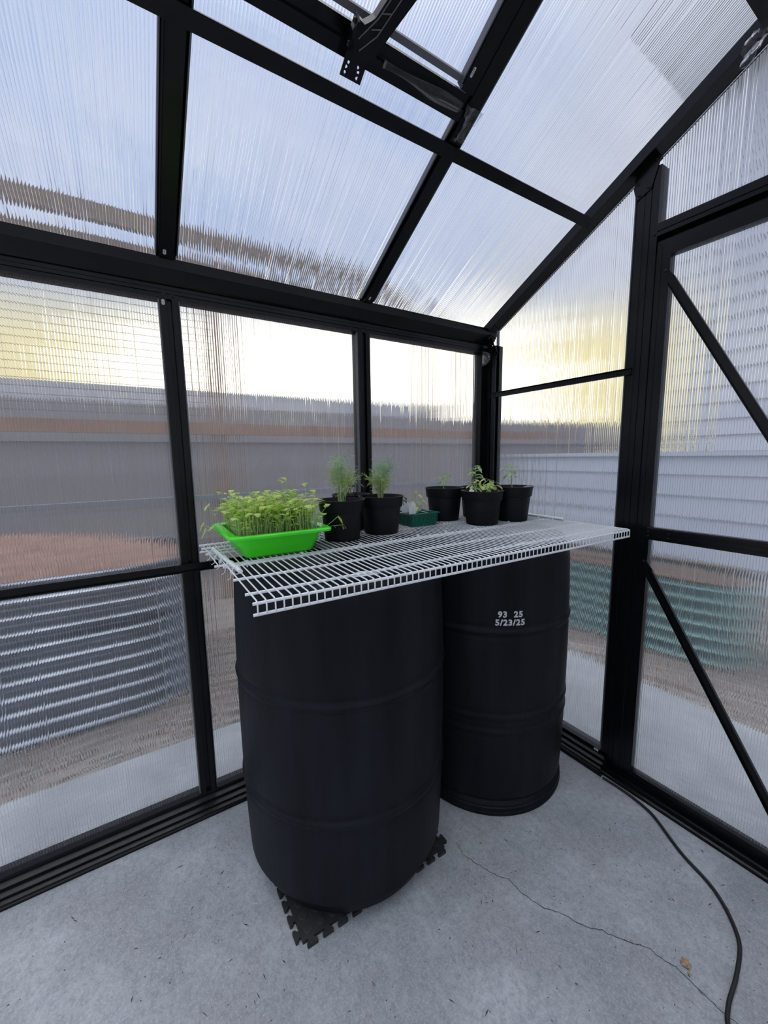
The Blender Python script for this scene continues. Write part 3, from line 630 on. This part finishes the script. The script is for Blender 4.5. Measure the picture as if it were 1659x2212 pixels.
# neighbouring low roof line and distant trees
nb = empty('neighbour_house', (-9, 0, -0.05), label='long low grey roofed building beyond the board fence', cat='building')
m = MB(); m.box(-3, 0, -9, 8, 0, 2.0); m.build('wall', siding, nb)
m = MB(); m.ext([(-3.4, 2.0), (0.4, 2.0), (-1.5, 2.95)], (0, -9.3, 0), (0, 8.3, 0), X_, Z_); m.build('roof', shingle, nb)
def tree(x, y, h, wd, seed, label):
    root = empty('conifer_tree', (x, y, -0.05), label=label, cat='tree', group='distant trees beyond the fences')
    rg = random.Random(seed); MB().tube([(0, 0, 0), (0, 0, h * 0.8)], 0.18, 8, 0.05).build('trunk', wood_dark, root, True)
    m = MB(); z = h * 0.06
    for k in range(420):
        t = rg.random() ** 0.8; zz = h * (0.08 + 0.9 * t); r_ = wd * (1.02 - t) * rg.uniform(0.55, 1.0); an = rg.uniform(0, 6.28); s = 0.16 * h * (1.1 - t) * 0.55
        c_ = Vector((r_ * math.cos(an), r_ * math.sin(an), zz)); o_ = Vector((math.cos(an), math.sin(an), -0.35)).normalized(); sd = Vector((-o_.y, o_.x, rg.uniform(-.3, .3)))
        m.add([c_ - o_ * s * .6, c_ + sd * s * .45, c_ + o_ * s, c_ - sd * s * .45, c_ + Vector((0, 0, s * .25))], [(0, 1, 4), (1, 2, 4), (2, 3, 4), (3, 0, 4), (0, 3, 2, 1)])
    m.build('foliage', treem, root); return root
rg = random.Random(31)
for i in range(18):
    dg = 86 + i * 5.6; an = rad(dg); d_ = (20.0, 26.5, 33.0)[i % 3]   # bearing from +x, counter-clockwise
    el = 0.085 + 0.065 * max(0, min(1, (dg - 118) / 30)) * (0.75 + 0.5 * rg.random())
    tree(d_ * math.cos(an) + 1.3, d_ * math.sin(an) - 1.4, 1.2 + d_ * el, (1.5, 1.9, 2.4)[i % 3], i, 'dark distant conifer in the tree line beyond the fences')

# ------------------------------------------------------------------ rubber mat, drums
mt = empty('rubber_mat', (0.31, -0.905, 0), label='black interlocking rubber floor tile with coin studs under the near drum', cat='mat')
S = 0.218; m = MB()
m.box(-S, S, -S, S, 0.0, 0.009)
m.build('tile', rubber, mt)
m = MB()
NT_ = 11; st_ = 2 * S / NT_
for sd in range(4):
    ca, sa = (1, 0, -1, 0)[sd], (0, 1, 0, -1)[sd]
    for k in range(NT_):
        c_ = -S + st_ * (k + .5)
        pr = [(c_ - 0.008, S - 0.001), (c_ + 0.008, S - 0.001), (c_ + 0.007, S + 0.004), (c_ + 0.0135, S + 0.009), (c_ + 0.0125, S + 0.015), (c_ - 0.0125, S + 0.015), (c_ - 0.0135, S + 0.009), (c_ - 0.007, S + 0.004)]
        m.ext([(x * ca - y * sa, x * sa + y * ca) for x, y in pr], (0, 0, 0.0), (0, 0, 0.0095), X_, Y_)
m.build('interlocking_tooth', rubber, mt)['kind'] = 'stuff'
m = MB()
for i in range(13):
    for j in range(13):
        x, y = -S + 0.021 + i * 0.033, -S + 0.021 + j * 0.033
        if abs(x) < S - .01 and abs(y) < S - .01 and (x ** 2 + (y + 0.0) ** 2) > 0.035:
            m.lathe([(0.0105, 0.0085), (0.0105, 0.0102), (0.0095, 0.0108), (0.0, 0.0108)], (x, y, 0), 16)
m.build('coin_stud', rubber, mt)['kind'] = 'stuff'

def drum(name, loc, rz, label, ribs, flange, h=0.893, rm=0.290):
    root = empty(name, loc, rz, label, 'barrel', 'black plastic drums holding up the shelves')
    pf_ = [(0.0, 0.012), (0.20, 0.012), (0.232, 0.004), (0.244, 0.0), (0.252, 0.004)]
    if flange: pf_ = [(0.0, 0.012), (0.24, 0.012), (0.257, 0.0), (0.274, 0.0), (0.276, 0.006), (0.275, 0.012), (0.272, 0.014), (0.275, 0.018), (0.274, 0.026), (0.270, 0.029), (0.272, 0.033), (0.269, 0.040), (0.263, 0.045)]
    else: pf_ += [(0.262, 0.020), (0.268, 0.05)]
    def rad_(z):
        t = (z - 0.46) / 0.46; r_ = rm - 0.012 * abs(t) ** 2.4
        for zc, dz in ribs:
            e = (z - zc) / 0.009
            r_ += dz * math.exp(-e * e) - abs(dz) * 0.55 * math.exp(-((z - zc - 0.014) / 0.008) ** 2) - abs(dz) * 0.55 * math.exp(-((z - zc + 0.014) / 0.008) ** 2)
        return r_
    z = 0.060
    while z < 0.80: pf_.append((rad_(z), z)); z += 0.0045
    e0 = rad_(0.80)
    for k in range(1, 9):
        an = rad(k * 10); pf_.append((e0 - 0.026 * (1 - math.cos(an)), 0.80 + (h - 0.812) * math.sin(an)))
    pf_ += [(0.258, h - 0.006), (0.256, h), (0.247, h), (0.244, h - 0.014), (0.200, h - 0.018), (0.0, h - 0.018)]
    MB().lathe(pf_, seg=96).build('shell', drum_m, root, True)
    return root
d1 = drum('drum', (0.310, -0.892, 0.0108), 0, 'black plastic drum in front, standing on the rubber mat', [(0.577, 0.0045), (0.282, 0.0045), (0.838, 0.002)], False, h=0.8625)
d2 = drum('drum', (0.318, -0.318, 0), 0, 'black plastic drum in the corner with white stencilled date, on bare concrete', [(0.616, 0.0050), (0.340, 0.003), (0.291, 0.003), (0.842, 0.002)], True, h=0.8733, rm=0.280)
for dd, h in ((d1, 0.8625), (d2, 0.8733)):
    for (x, y, r_, mm, nm) in ((0.203, -0.033, 0.034, cap_m, 'bung_cap'), (-0.15, -0.02, 0.028, drum_m, 'bung_cap')):
        m = MB(); m.lathe([(0.0, 0.010), (r_ * 0.8, 0.010), (r_, 0.006), (r_, -0.004)], (0, 0, 0), 28)
        for q in range(4): an = q * math.pi / 2; m.box(*sorted((math.cos(an) * r_ * .35 - .003, math.cos(an) * r_ * .35 + .003)), *sorted((math.sin(an) * r_ * .35 - .003, math.sin(an) * r_ * .35 + .003)), 0.0095, 0.0125)
        o = m.build(nm, mm, dd, True, (x, y, h - 0.018))
# big pale cap seen through the wires of the front shelf
# stencilled lettering on the far drum
def stencil(lines, parent, R, az0, size, lead, ztop):
    out = MB(); allv = []; allf = []
    for li, (txt, dx) in enumerate(lines):
        cu = bpy.data.curves.new('letters', 'FONT'); cu.body = txt; cu.size = size; cu.align_x = 'CENTER'; cu.offset = size * 0.045; cu.space_character = 1.16; cu.resolution_u = 4
        to = bpy.data.objects.new('letters', cu); COL.objects.link(to); bpy.context.view_layer.update()
        me = bpy.data.meshes.new_from_object(to.evaluated_get(bpy.context.evaluated_depsgraph_get())); bpy.data.objects.remove(to)
        bm = bmesh.new(); bm.from_mesh(me); bmesh.ops.triangulate(bm, faces=bm.faces)
        for xx in [i * 0.004 - 0.06 for i in range(31)]:
            bmesh.ops.bisect_plane(bm, geom=bm.verts[:] + bm.edges[:] + bm.faces[:], plane_co=(xx, 0, 0), plane_no=(1, 0, 0))
        # stencil bridges: remove a thin horizontal slot
        for yy in (size * 0.34, size * 0.40):
            bmesh.ops.bisect_plane(bm, geom=bm.verts[:] + bm.edges[:] + bm.faces[:], plane_co=(0, yy, 0), plane_no=(0, 1, 0))
        o_ = len(allv); bm.verts.ensure_lookup_table(); bm.verts.index_update()
        for v in bm.verts:
            a_ = az0 + (v.co.x + dx) / R; allv.append(((R + 0.0006) * math.cos(a_), (R + 0.0006) * math.sin(a_), ztop - li * lead + v.co.y))
        for f in bm.faces: allf.append(tuple(v.index + o_ for v in f.verts))
        bm.free()
    out.add(allv, allf); o = out.build('stencilled_lettering', white_paint, parent); o['label'] = 'white stencilled 93 25 over 5/23/25'; return o
# seen point (0.549,-0.459) -> azimuth from drum centre
az_t = math.atan2(-0.459 + 0.318, 0.549 - 0.318)
stencil([('93  25', 0.0), ('5/23/25', 0.0)], d2, 0.2798, az_t, 0.0250, 0.0250, 0.6655)

# ------------------------------------------------------------------ wire shelves
TH = -0.0197
def shelf(name, label, x_lip, lipdir, rods, depth, y_off, ztop, length=1.156):
    """local frame: +y along the shelf, x across; lip at x=0, the shelf body runs towards -x*lipdir"""
    root = empty(name, (x_lip, -1.2139 + y_off, ztop), TH, label, 'shelf')
    m = MB()
    rm_ = MB().tube([(0, -0.006, 0), (0, length + 0.004, 0)], 0.0030, 8).mesh('rod', shelf_m, True)
    for k, (dx, dz) in enumerate(rods): put('rod', rm_, root, (dx, 0, dz))
    s = lipdir; pts = [(-depth * s, 0, 0.0042), (-0.004 * s, 0, 0.0042), (0.0022 * s, 0, 0.0030), (0.0040 * s, 0, -0.001), (0.0042 * s, 0, -0.0195)]
    wm = MB().tube(pts, 0.00145, 6).mesh('wire', shelf_m, True)
    N = 76; 
    for k in range(N + 1): put('wire', wm, root, (0, 0.001 + (length - 0.002) * k / N, 0))
    return root
RZ = 0.8962
sh1 = shelf('wire_shelf', 'white wire shelf in front, its lip facing the camera', 0.648, 1, [(0, 0), (0.0008, -0.0195), (-0.055, 0), (-0.158, 0), (-0.272, 0)], 0.276, 0.0, RZ)
sh2 = shelf('wire_shelf', 'white wire shelf behind, its lip against the left wall, carrying the pots', 0.096, -1, [(0, 0), (-0.0008, -0.0195), (0.050, 0), (0.125, 0), (0.262, 0)], 0.268, -0.0045, RZ)
def tie_bar(name, x0, x1, y, label, nties, ytilt=0.0):
    z = RZ + 0.0106; root = empty(name, (x0, y, z), 0, label, 'tube')
    MB().tube([(0, 0, 0), (x1 - x0, ytilt, 0)], 0.0048, 12).build('tube', shelf_m, root, True)
    for k in range(nties):
        t = (k + 0.4) / nties; x = (x1 - x0) * t; yy = ytilt * t
        m = MB(); ring = [(x + 0.002 * math.sin(a_), yy + 0.0085 * math.cos(a_), -0.004 + 0.0095 * math.sin(a_)) for a_ in [q * math.pi / 8 for q in range(17)]]
        m.tube(ring, 0.0012, 5); m.box(x - 0.003, x + 0.003, yy - 0.0135, yy - 0.0080, -0.009, -0.003)
        m.tube([(x, yy - 0.011, -0.008), (x + 0.004, yy - 0.014, -0.018), (x + 0.002, yy - 0.020, -0.022)], 0.0010, 5)
        m.build('zip_tie', tie_m, root)
    return root
tie_bar('splice_tube', 0.215, 0.470, -1.2075, 'short white tube zip-tied across the near end of both shelves', 5, 0.010)
tie_bar('splice_tube', 0.262, 0.455, -0.070, 'short white tube zip-tied across the far end of both shelves', 3, -0.004)
for k, y in enumerate((-1.165, -1.03, -0.86, -0.76, -0.66, -0.55, -0.42, -0.25)):
    root = MB(); m = root; x = 0.3745 + (y + 1.21) * 0.0197 * -1
    ring = [(0.0052 * math.cos(a_) * 1.4, 0.0, -0.001 + 0.0062 * math.sin(a_)) for a_ in [q * math.pi / 8 for q in range(17)]]
    m.tube(ring, 0.0012, 5); m.box(-0.003, 0.003, -0.003, 0.003, 0.0045, 0.0085)
    o = m.build('zip_tie', tie_m, None, False, (x, y + 0.004, RZ)); tag(o, 'small white zip tie joining the two shelves where their inner rods meet', 'zip tie', 'zip ties along the shelf joint')

# ------------------------------------------------------------------ plants
ZS = RZ + 0.0042 + 0.00145     # top of the wires
def leaf_mesh(mb, base, d, up, L, Wd, curl=0.25, n=4, cup=0.12):
    base, d, up = Vector(base), Vector(d).normalized(), Vector(up); up = (up - d * up.dot(d)); up = up.normalized() if up.length > 1e-4 else d.orthogonal(); sd = d.cross(up)
    vs = []
    for i in range(n + 1):
        t = i / n; w_ = Wd * 0.5 * (math.sin(math.pi * (t * 0.92 + 0.04)) ** 0.75); c_ = base + d * (L * t) - up * (curl * L * t * t)
        vs += [c_ - sd * w_ + up * cup * w_, c_ - up * 0.0, c_ + sd * w_ + up * cup * w_]
    mb.add(vs, [(i * 3 + j, i * 3 + 3 + j, i * 3 + 4 + j, i * 3 + 1 + j) for i in range(n) for j in (0, 1)])

def rnd_dir(rg, zmin, zmax):
    an = rg.uniform(0, 6.283); z = rg.uniform(zmin, zmax); h = math.sqrt(max(0, 1 - z * z)); return Vector((h * math.cos(an), h * math.sin(an), z))

# --- lime tray of sprouts
tr = empty('sprout_tray', (0.262, -1.070, ZS), rad(-1.5), 'lime green plastic tray crowded with tall bright green sprouts', 'seedling tray')
def rrect(hx, hy, r_, n=5):
    out = []
    for qx, qy, a0 in ((1, 1, 0), (-1, 1, 90), (-1, -1, 180), (1, -1, 270)):
        for k in range(n + 1):
            an = rad(a0 + 90 * k / n); out.append((qx * (hx - r_) + r_ * math.cos(an), qy * (hy - r_) + r_ * math.sin(an)))
    return out
def tray_mesh(levels, r_):
    m = MB(); K = None; vs = []
    for hx, hy, z in levels:
        q = rrect(hx, hy, r_); K = len(q); vs += [(x, y, z) for x, y in q]
    n_ = len(levels)
    fs = [(j * K + i, j * K + (i + 1) % K, (j + 1) * K + (i + 1) % K, (j + 1) * K + i) for j in range(n_ - 1) for i in range(K)]
    fs += [tuple(range(K - 1, -1, -1)), tuple(range((n_ - 1) * K, n_ * K))]; m.add(vs, fs); return m
tm = tray_mesh([(0.090, 0.082, 0.0), (0.095, 0.087, 0.004), (0.105, 0.106, 0.052), (0.124, 0.124, 0.054), (0.127, 0.127, 0.052), (0.1275, 0.1275, 0.057), (0.124, 0.124, 0.0605), (0.106, 0.106, 0.0590), (0.100, 0.100, 0.030)], 0.020)
tm.build('tray', lime, tr, True)
so = tray_mesh([(0.094, 0.090, 0.028), (0.101, 0.099, 0.046)], 0.018); so.build('soil', soil, tr)
rg = random.Random(41); variants = []
for v in range(12):
    m = MB(); H = rg.uniform(0.060, 0.105); lean = Vector((rg.uniform(-.22, .22), rg.uniform(-.22, .22), 1)).normalized(); bend = Vector((rg.uniform(-.02, .02), rg.uniform(-.02, .02), 0))
    pts = [lean * H * t + bend * (t * t) for t in (0, .33, .66, 1)]
    m.tube(pts, 0.0009, 5, 0.0007); m.cur = 1
    for k in range(rg.choice((2, 2, 3, 4))):
        d_ = rnd_dir(rg, -0.1, 0.6); leaf_mesh(m, pts[-1] - lean * 0.004 * k, d_, (0, 0, 1), rg.uniform(0.014, 0.023), rg.uniform(0.012, 0.018), 0.3)
    if rg.random() < 0.6:
        b_ = pts[2]; leaf_mesh(m, b_, rnd_dir(rg, 0.0, 0.5), (0, 0, 1), 0.010, 0.007, 0.3)
    variants.append(m.mesh('sprout', [sprout_stem, sprout_leaf], True))
for k in range(285):
    x, y = rg.uniform(-0.100, 0.100), rg.uniform(-0.101, 0.101)
    o = put('sprout', rg.choice(variants), tr, (x, y, 0.045), (rg.uniform(-.12, .12), rg.uniform(-.12, .12), rg.uniform(0, 6.28))); s = rg.uniform(0.72, 1.12); o.scale = (1, 1, s)
fm = MB()
for k in range(700):
    x, y = rg.uniform(-0.098, 0.098), rg.uniform(-0.098, 0.098); h = rg.uniform(0.02, 0.075); b_ = Vector((x, y, 0.045)); t_ = b_ + Vector((rg.uniform(-.008, .008), rg.uniform(-.008, .008), h))
    fm.cur = 0; fm.tube([b_, t_], 0.0008, 4, 0.0006, cap=False); fm.cur = 1
    for q in range(2): leaf_mesh(fm, t_, rnd_dir(rg, -0.1, 0.6), (0, 0, 1), rg.uniform(0.009, 0.016), rg.uniform(0.008, 0.012), 0.3, 3)
fm.build('undergrowth_sprouts', [sprout_stem, sprout_leaf], tr, True)['kind'] = 'stuff'
for (x, y, rx, ry, s) in ((-0.01, -0.106, 0.9, -0.2, 0.95), (0.04, -0.108, 1.0, 0.0, 0.8), (0.05, 0.108, -1.15, 0.3, 0.8), (0.075, 0.108, -1.3, 0.1, 0.85), (-0.02, -0.104, 0.7, 0.1, 0.9), (-0.06, 0.05, 0, 0, 1.35), (0.0, 0.075, 0, 0.05, 1.45), (0.02, -0.04, 0.05, 0, 1.3), (0.03, 0.085, 0.0, 0, 1.2)):
    o = put('sprout', variants[int(abs(x) * 1000 + abs(y) * 300) % 12], tr, (x, y, 0.046), (rx, ry, rg.uniform(0, 6.28) if abs(rx) < 0.2 else 0)); o.scale = (1, 1, s)
# white fluff of a second plant label at tray's right end
m = MB(); m.box(-0.0004, 0.0004, -0.006, 0.006, 0, 0.055); o = m.build('plant_tag', tag_m, tr, False, (0.075, 0.096, 0.045)); o.rotation_euler = (0.1, 0.15, 0.6)

# --- black pots
potm = MB().lathe([(0.0, 0.004), (0.040, 0.004), (0.043, 0.0), (0.0495, 0.0), (0.051, 0.004), (0.0583, 0.088), (0.0583, 0.090), (0.0625, 0.091), (0.0632, 0.093), (0.0660, 0.124), (0.0685, 0.1245), (0.0688, 0.127), (0.0660, 0.1275), (0.0635, 0.124), (0.0605, 0.094), (0.0555, 0.088), (0.050, 0.02), (0.0, 0.02)], seg=56).mesh('pot', pot_m, True)
rg = random.Random(3); sm_ = MB(); vs = [(0, 0, 0.113)]; K = 28
for r_ in range(1, 7):
    for k in range(K): an = 2 * math.pi * k / K; vs.append((0.0618 * r_ / 6 * math.cos(an), 0.0618 * r_ / 6 * math.sin(an), 0.111 + rg.uniform(-.0025, .003)))
sm_.add(vs, [(0, 1 + i, 1 + (i + 1) % K) for i in range(K)] + [(1 + (a - 1) * K + i, 1 + a * K + i, 1 + a * K + (i + 1) % K, 1 + (a - 1) * K + (i + 1) % K) for a in range(1, 6) for i in range(K)])
soilm = sm_.mesh('soil', soil, True)
def pot(name, x, y, label, scale=1.0, rz=0, zs=0.91):
    root = empty(name, (x, y, ZS), rz, label, 'potted plant'); root.scale = (scale, scale, zs)
    put('pot', potm, root); put('soil', soilm, root); return root

def dill(root, seed, n, H, spread, low=0.5):
    rg = random.Random(seed)
    for k in range(n):
        m = MB(); an = rg.uniform(0, 6.28); yellow = k < n * low
        h = H * (rg.uniform(0.45, 0.68) if yellow else rg.uniform(0.72, 1.0)); sp = spread * (rg.uniform(0.2, 0.9))
        b = Vector((math.cos(an) * 0.010 * rg.random(), math.sin(an) * 0.010 * rg.random(), 0.110)); tip = Vector((math.cos(an) * sp, math.sin(an) * sp, 0.110 + h))
        mid = b.lerp(tip, 0.5) + Vector((0, 0, h * 0.10)) - Vector((math.cos(an), math.sin(an), 0)) * sp * 0.15
        stem = [b, b.lerp(mid, .5), mid, mid.lerp(tip, .5) + Vector((0, 0, .004)), tip]
        m.tube(stem, 0.0010, 5, 0.0005); m.cur = 1
        nb_ = 9
        for q in range(nb_):
            t = 0.38 + 0.62 * q / (nb_ - 1); s_ = t * 4; i = min(3, int(s_)); p_ = stem[i].lerp(stem[i + 1], s_ - i)
            for sd in (0, 1):
                d_ = rnd_dir(rg, -0.25, 0.75); L = 0.026 * (1.15 - abs(t - 0.72)) * rg.uniform(.7, 1.2); pts = [p_, p_ + d_ * L * .5 + Vector((0, 0, .002)), p_ + d_ * L - Vector((0, 0, .003))]
                m.tube(pts, 0.00045, 4, 0.0003, cap=False)
                for z_ in range(7):
                    f = 0.3 + 0.7 * z_ / 6; pp = p_.lerp(pts[2], f); e = (d_ + rnd_dir(rg, -1, 1) * 0.9).normalized(); l2 = rg.uniform(.004, .009)
                    m.tube([pp, pp + e * l2], 0.00036, 3, 0.0002, cap=False)
        m.build('frond', [dill_y if rg.random() < .8 and yellow else sprout_stem if yellow else dill_m, dill_y if yellow else dill_m], root, True)

def seedling(root, seed, H, n, Lf, m_leaf, stem_m=None, base=(0, 0), lean=(0, 0), zb=0.110, serr=False):
    rg = random.Random(seed); b = Vector((base[0], base[1], zb)); tip = b + Vector((lean[0], lean[1], H))
    pts = [b, b.lerp(tip, .35) + Vector((rg.uniform(-.003, .003), rg.uniform(-.003, .003), 0)), b.lerp(tip, .7) + Vector((rg.uniform(-.003, .003), rg.uniform(-.003, .003), 0)), tip]
    MB().tube(pts, 0.0016, 7, 0.0009).build('stem', stem_m or sprout_stem, root, True)
    for k in range(n):
        t = 0.55 + 0.45 * (k / max(1, n - 1)); p_ = pts[0].lerp(tip, t); an = k * 2.4 + rg.uniform(-.4, .4) + seed
        d_ = Vector((math.cos(an), math.sin(an), rg.uniform(0.1, 0.55))).normalized(); L = Lf * rg.uniform(.75, 1.15); m = MB()
        q = p_ + d_ * L * 0.45; m.tube([p_, p_.lerp(q, .5) + Vector((0, 0, .001)), q], 0.0007, 5, .0005); m.cur = 1
        e = Vector((d_.x, d_.y, d_.z - 0.6)).normalized(); leaf_mesh(m, q, e, (0, 0, 1), L * .65, L * .38, .35)
        if serr:
            for sgn in (-1, 1):
                sv_ = Vector((-d_.y * sgn, d_.x * sgn, -0.15)); 
                for f in (.45, .9): leaf_mesh(m, p_.lerp(q, f), (sv_ + d_ * .6), (0, 0, 1), L * .34, L * .2, .4)
        m.build('leaf', [stem_m or sprout_stem, m_leaf], root, True)

p1 = pot('potted_dill', 0.268, -0.861, 'black pot of feathery dill touching the lime green tray'); dill(p1, 5, 19, 0.172, 0.046)
p2 = pot('potted_dill', 0.252, -0.716, 'black pot of drooping dill just left of the teal tray', 1.04); dill(p2, 9, 21, 0.155, 0.050)
p7 = pot('potted_seedling', 0.135, -0.760, 'black pot of dusky seedlings mostly hidden behind the two dill pots', 0.92)
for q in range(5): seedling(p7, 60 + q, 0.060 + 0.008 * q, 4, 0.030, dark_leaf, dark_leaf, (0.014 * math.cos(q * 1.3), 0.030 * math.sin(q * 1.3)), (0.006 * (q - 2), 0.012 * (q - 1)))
p3 = pot('potted_seedling', 0.172, -0.388, 'black pot with one small tomato seedling just right of the teal tray', 1.05, 0, 0.94); seedling(p3, 3, 0.066, 6, 0.042, tomato_m, None, (0, 0), (0.002, -0.01), serr=True)
p4 = pot('potted_seedling', 0.322, -0.345, 'nearest black pot of bright leafy seedlings, in front of the corner post', 1.06)
for q in range(9):
    an = q * 0.9; seedling(p4, 20 + q, rg.uniform(0.030, 0.058), 4, 0.034, sprout_leaf, None, (0.016 * math.cos(an), 0.020 * math.sin(an)), (0.014 * math.cos(an), 0.022 * math.sin(an)))
p5 = pot('potted_seedling', 0.330, -0.200, 'black pot with tall thin tomato seedling at far end of shelf', 1.06, 0, 0.97); seedling(p5, 7, 0.092, 7, 0.042, tomato_m, None, (0, 0), (-0.004, -0.006), serr=True)
p6 = pot('potted_seedling', 0.186, -0.238, 'black pot with curling tomato seedling hidden behind nearest leafy pot', 0.96)
seedling(p6, 8, 0.100, 9, 0.042, tomato_m, None, (0.0, 0), (0.006, -0.012), serr=True)
def tagp(root, x, y, rz, tilt, w_=0.016, h=0.03, z=0.108):
    m = MB(); m.ext([(-w_ / 2, 0), (w_ / 2, 0), (w_ / 2, h * .8), (0, h), (-w_ / 2, h * .8)], (0, -0.0004, 0), (0, 0.0004, 0), X_, Z_); o = m.build('plant_tag', tag_m, root, False, (x, y, z)); o.rotation_euler = (tilt, 0, rz)
tagp(p4, 0.0, -0.045, rad(60), -0.5); tagp(p5, 0.045, 0.02, rad(60), 0.3, 0.03, 0.02, 0.112)

# --- teal cell tray
tt = empty('cell_tray', (0.197, -0.535, ZS), rad(-2), 'small teal plastic cell tray of seedlings with white tags', 'seedling tray')
tm = tray_mesh([(0.046, 0.050, 0.0), (0.050, 0.054, 0.040), (0.056, 0.060, 0.0405), (0.057, 0.061, 0.044), (0.053, 0.057, 0.045), (0.049, 0.053, 0.043), (0.048, 0.052, 0.036)], 0.006); tm.build('tray', teal, tt, True)
m = MB()
for i in range(9):
    for sx in (-1, 1):
        y = -0.044 + i * 0.011; m.tube([(sx * 0.0485, y, 0.006), (sx * 0.0505, y + 0.004, 0.022), (sx * 0.0520, y + 0.001, 0.036)], 0.0012, 5)
        m.tube([(y, sx * 0.0525, 0.006), (y + .003, sx * 0.0545, 0.022), (y, sx * 0.0560, 0.036)], 0.0012, 5)
m.build('side_rib', teal, tt)['kind'] = 'stuff'
for x in (-0.024, 0.024):
    for y in (-0.034, 0.0, 0.034):
        MB().box(x - 0.020, x + 0.020, y - 0.0145, y + 0.0145, 0.030, 0.0405).build('soil', soil, tt)
m = MB(); m.box(-0.0035, 0.0035, -0.052, 0.052, 0.034, 0.0435)
for y in (-0.017, 0.017): m.box(-0.047, 0.047, y - 0.0022, y + 0.0022, 0.034, 0.0435)
m.build('cell_divider', teal, tt)
seedling(tt, 31, 0.045, 4, 0.034, sprout_leaf, None, (0.024, -0.012), (0, -0.004), zb=0.04)
seedling(tt, 33, 0.065, 4, 0.036, sprout_leaf, None, (-0.024, 0.004), (0, 0.008), zb=0.04)
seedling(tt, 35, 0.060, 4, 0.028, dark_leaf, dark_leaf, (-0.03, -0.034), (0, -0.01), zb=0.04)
for (x, y, rz, tl) in ((0.02, -0.030, 70, -0.3), (-0.02, -0.034, 60, -0.2), (0.0, -0.012, 75, 0.25), (-0.01, 0.010, 80, 0.2)): tagp(tt, x, y, rad(rz), tl, 0.026, 0.048, 0.036)

# ------------------------------------------------------------------ cord
cp_ = [(0.640, -0.052, 0.004), (0.690, -0.050, 0.004), (0.735, -0.052, 0.0045), (0.79, -0.062, 0.0045), (0.828, -0.080, 0.0045), (0.88, -0.115, 0.0045), (0.923, -0.140, 0.0045), (0.985, -0.166, 0.0045), (1.02, -0.190, 0.0045), (1.054, -0.225, 0.0045), (1.085, -0.275, 0.0045), (1.102, -0.353, 0.0045), (1.111, -0.425, 0.0045), (1.128, -0.47, 0.0045), (1.18, -0.52, 0.0045), (1.26, -0.60, 0.0045)]
def catmull(p, n=8):
    out = []; P_ = [p[0]] + list(p) + [p[-1]]
    for i in range(1, len(P_) - 2):
        a, b, c_, d_ = map(Vector, P_[i - 1:i + 3])
        for k in range(n):
            t = k / n; out.append(0.5 * ((2 * b) + (c_ - a) * t + (2 * a - 5 * b + 4 * c_ - d_) * t * t + (3 * b - a - 3 * c_ + d_) * t ** 3))
    return out + [Vector(p[-1])]
tag(MB().tube(catmull(cp_), 0.0043, 10).build('power_cord', cord_m, None, True), 'black power cord snaking over the concrete from the door threshold', 'cord')
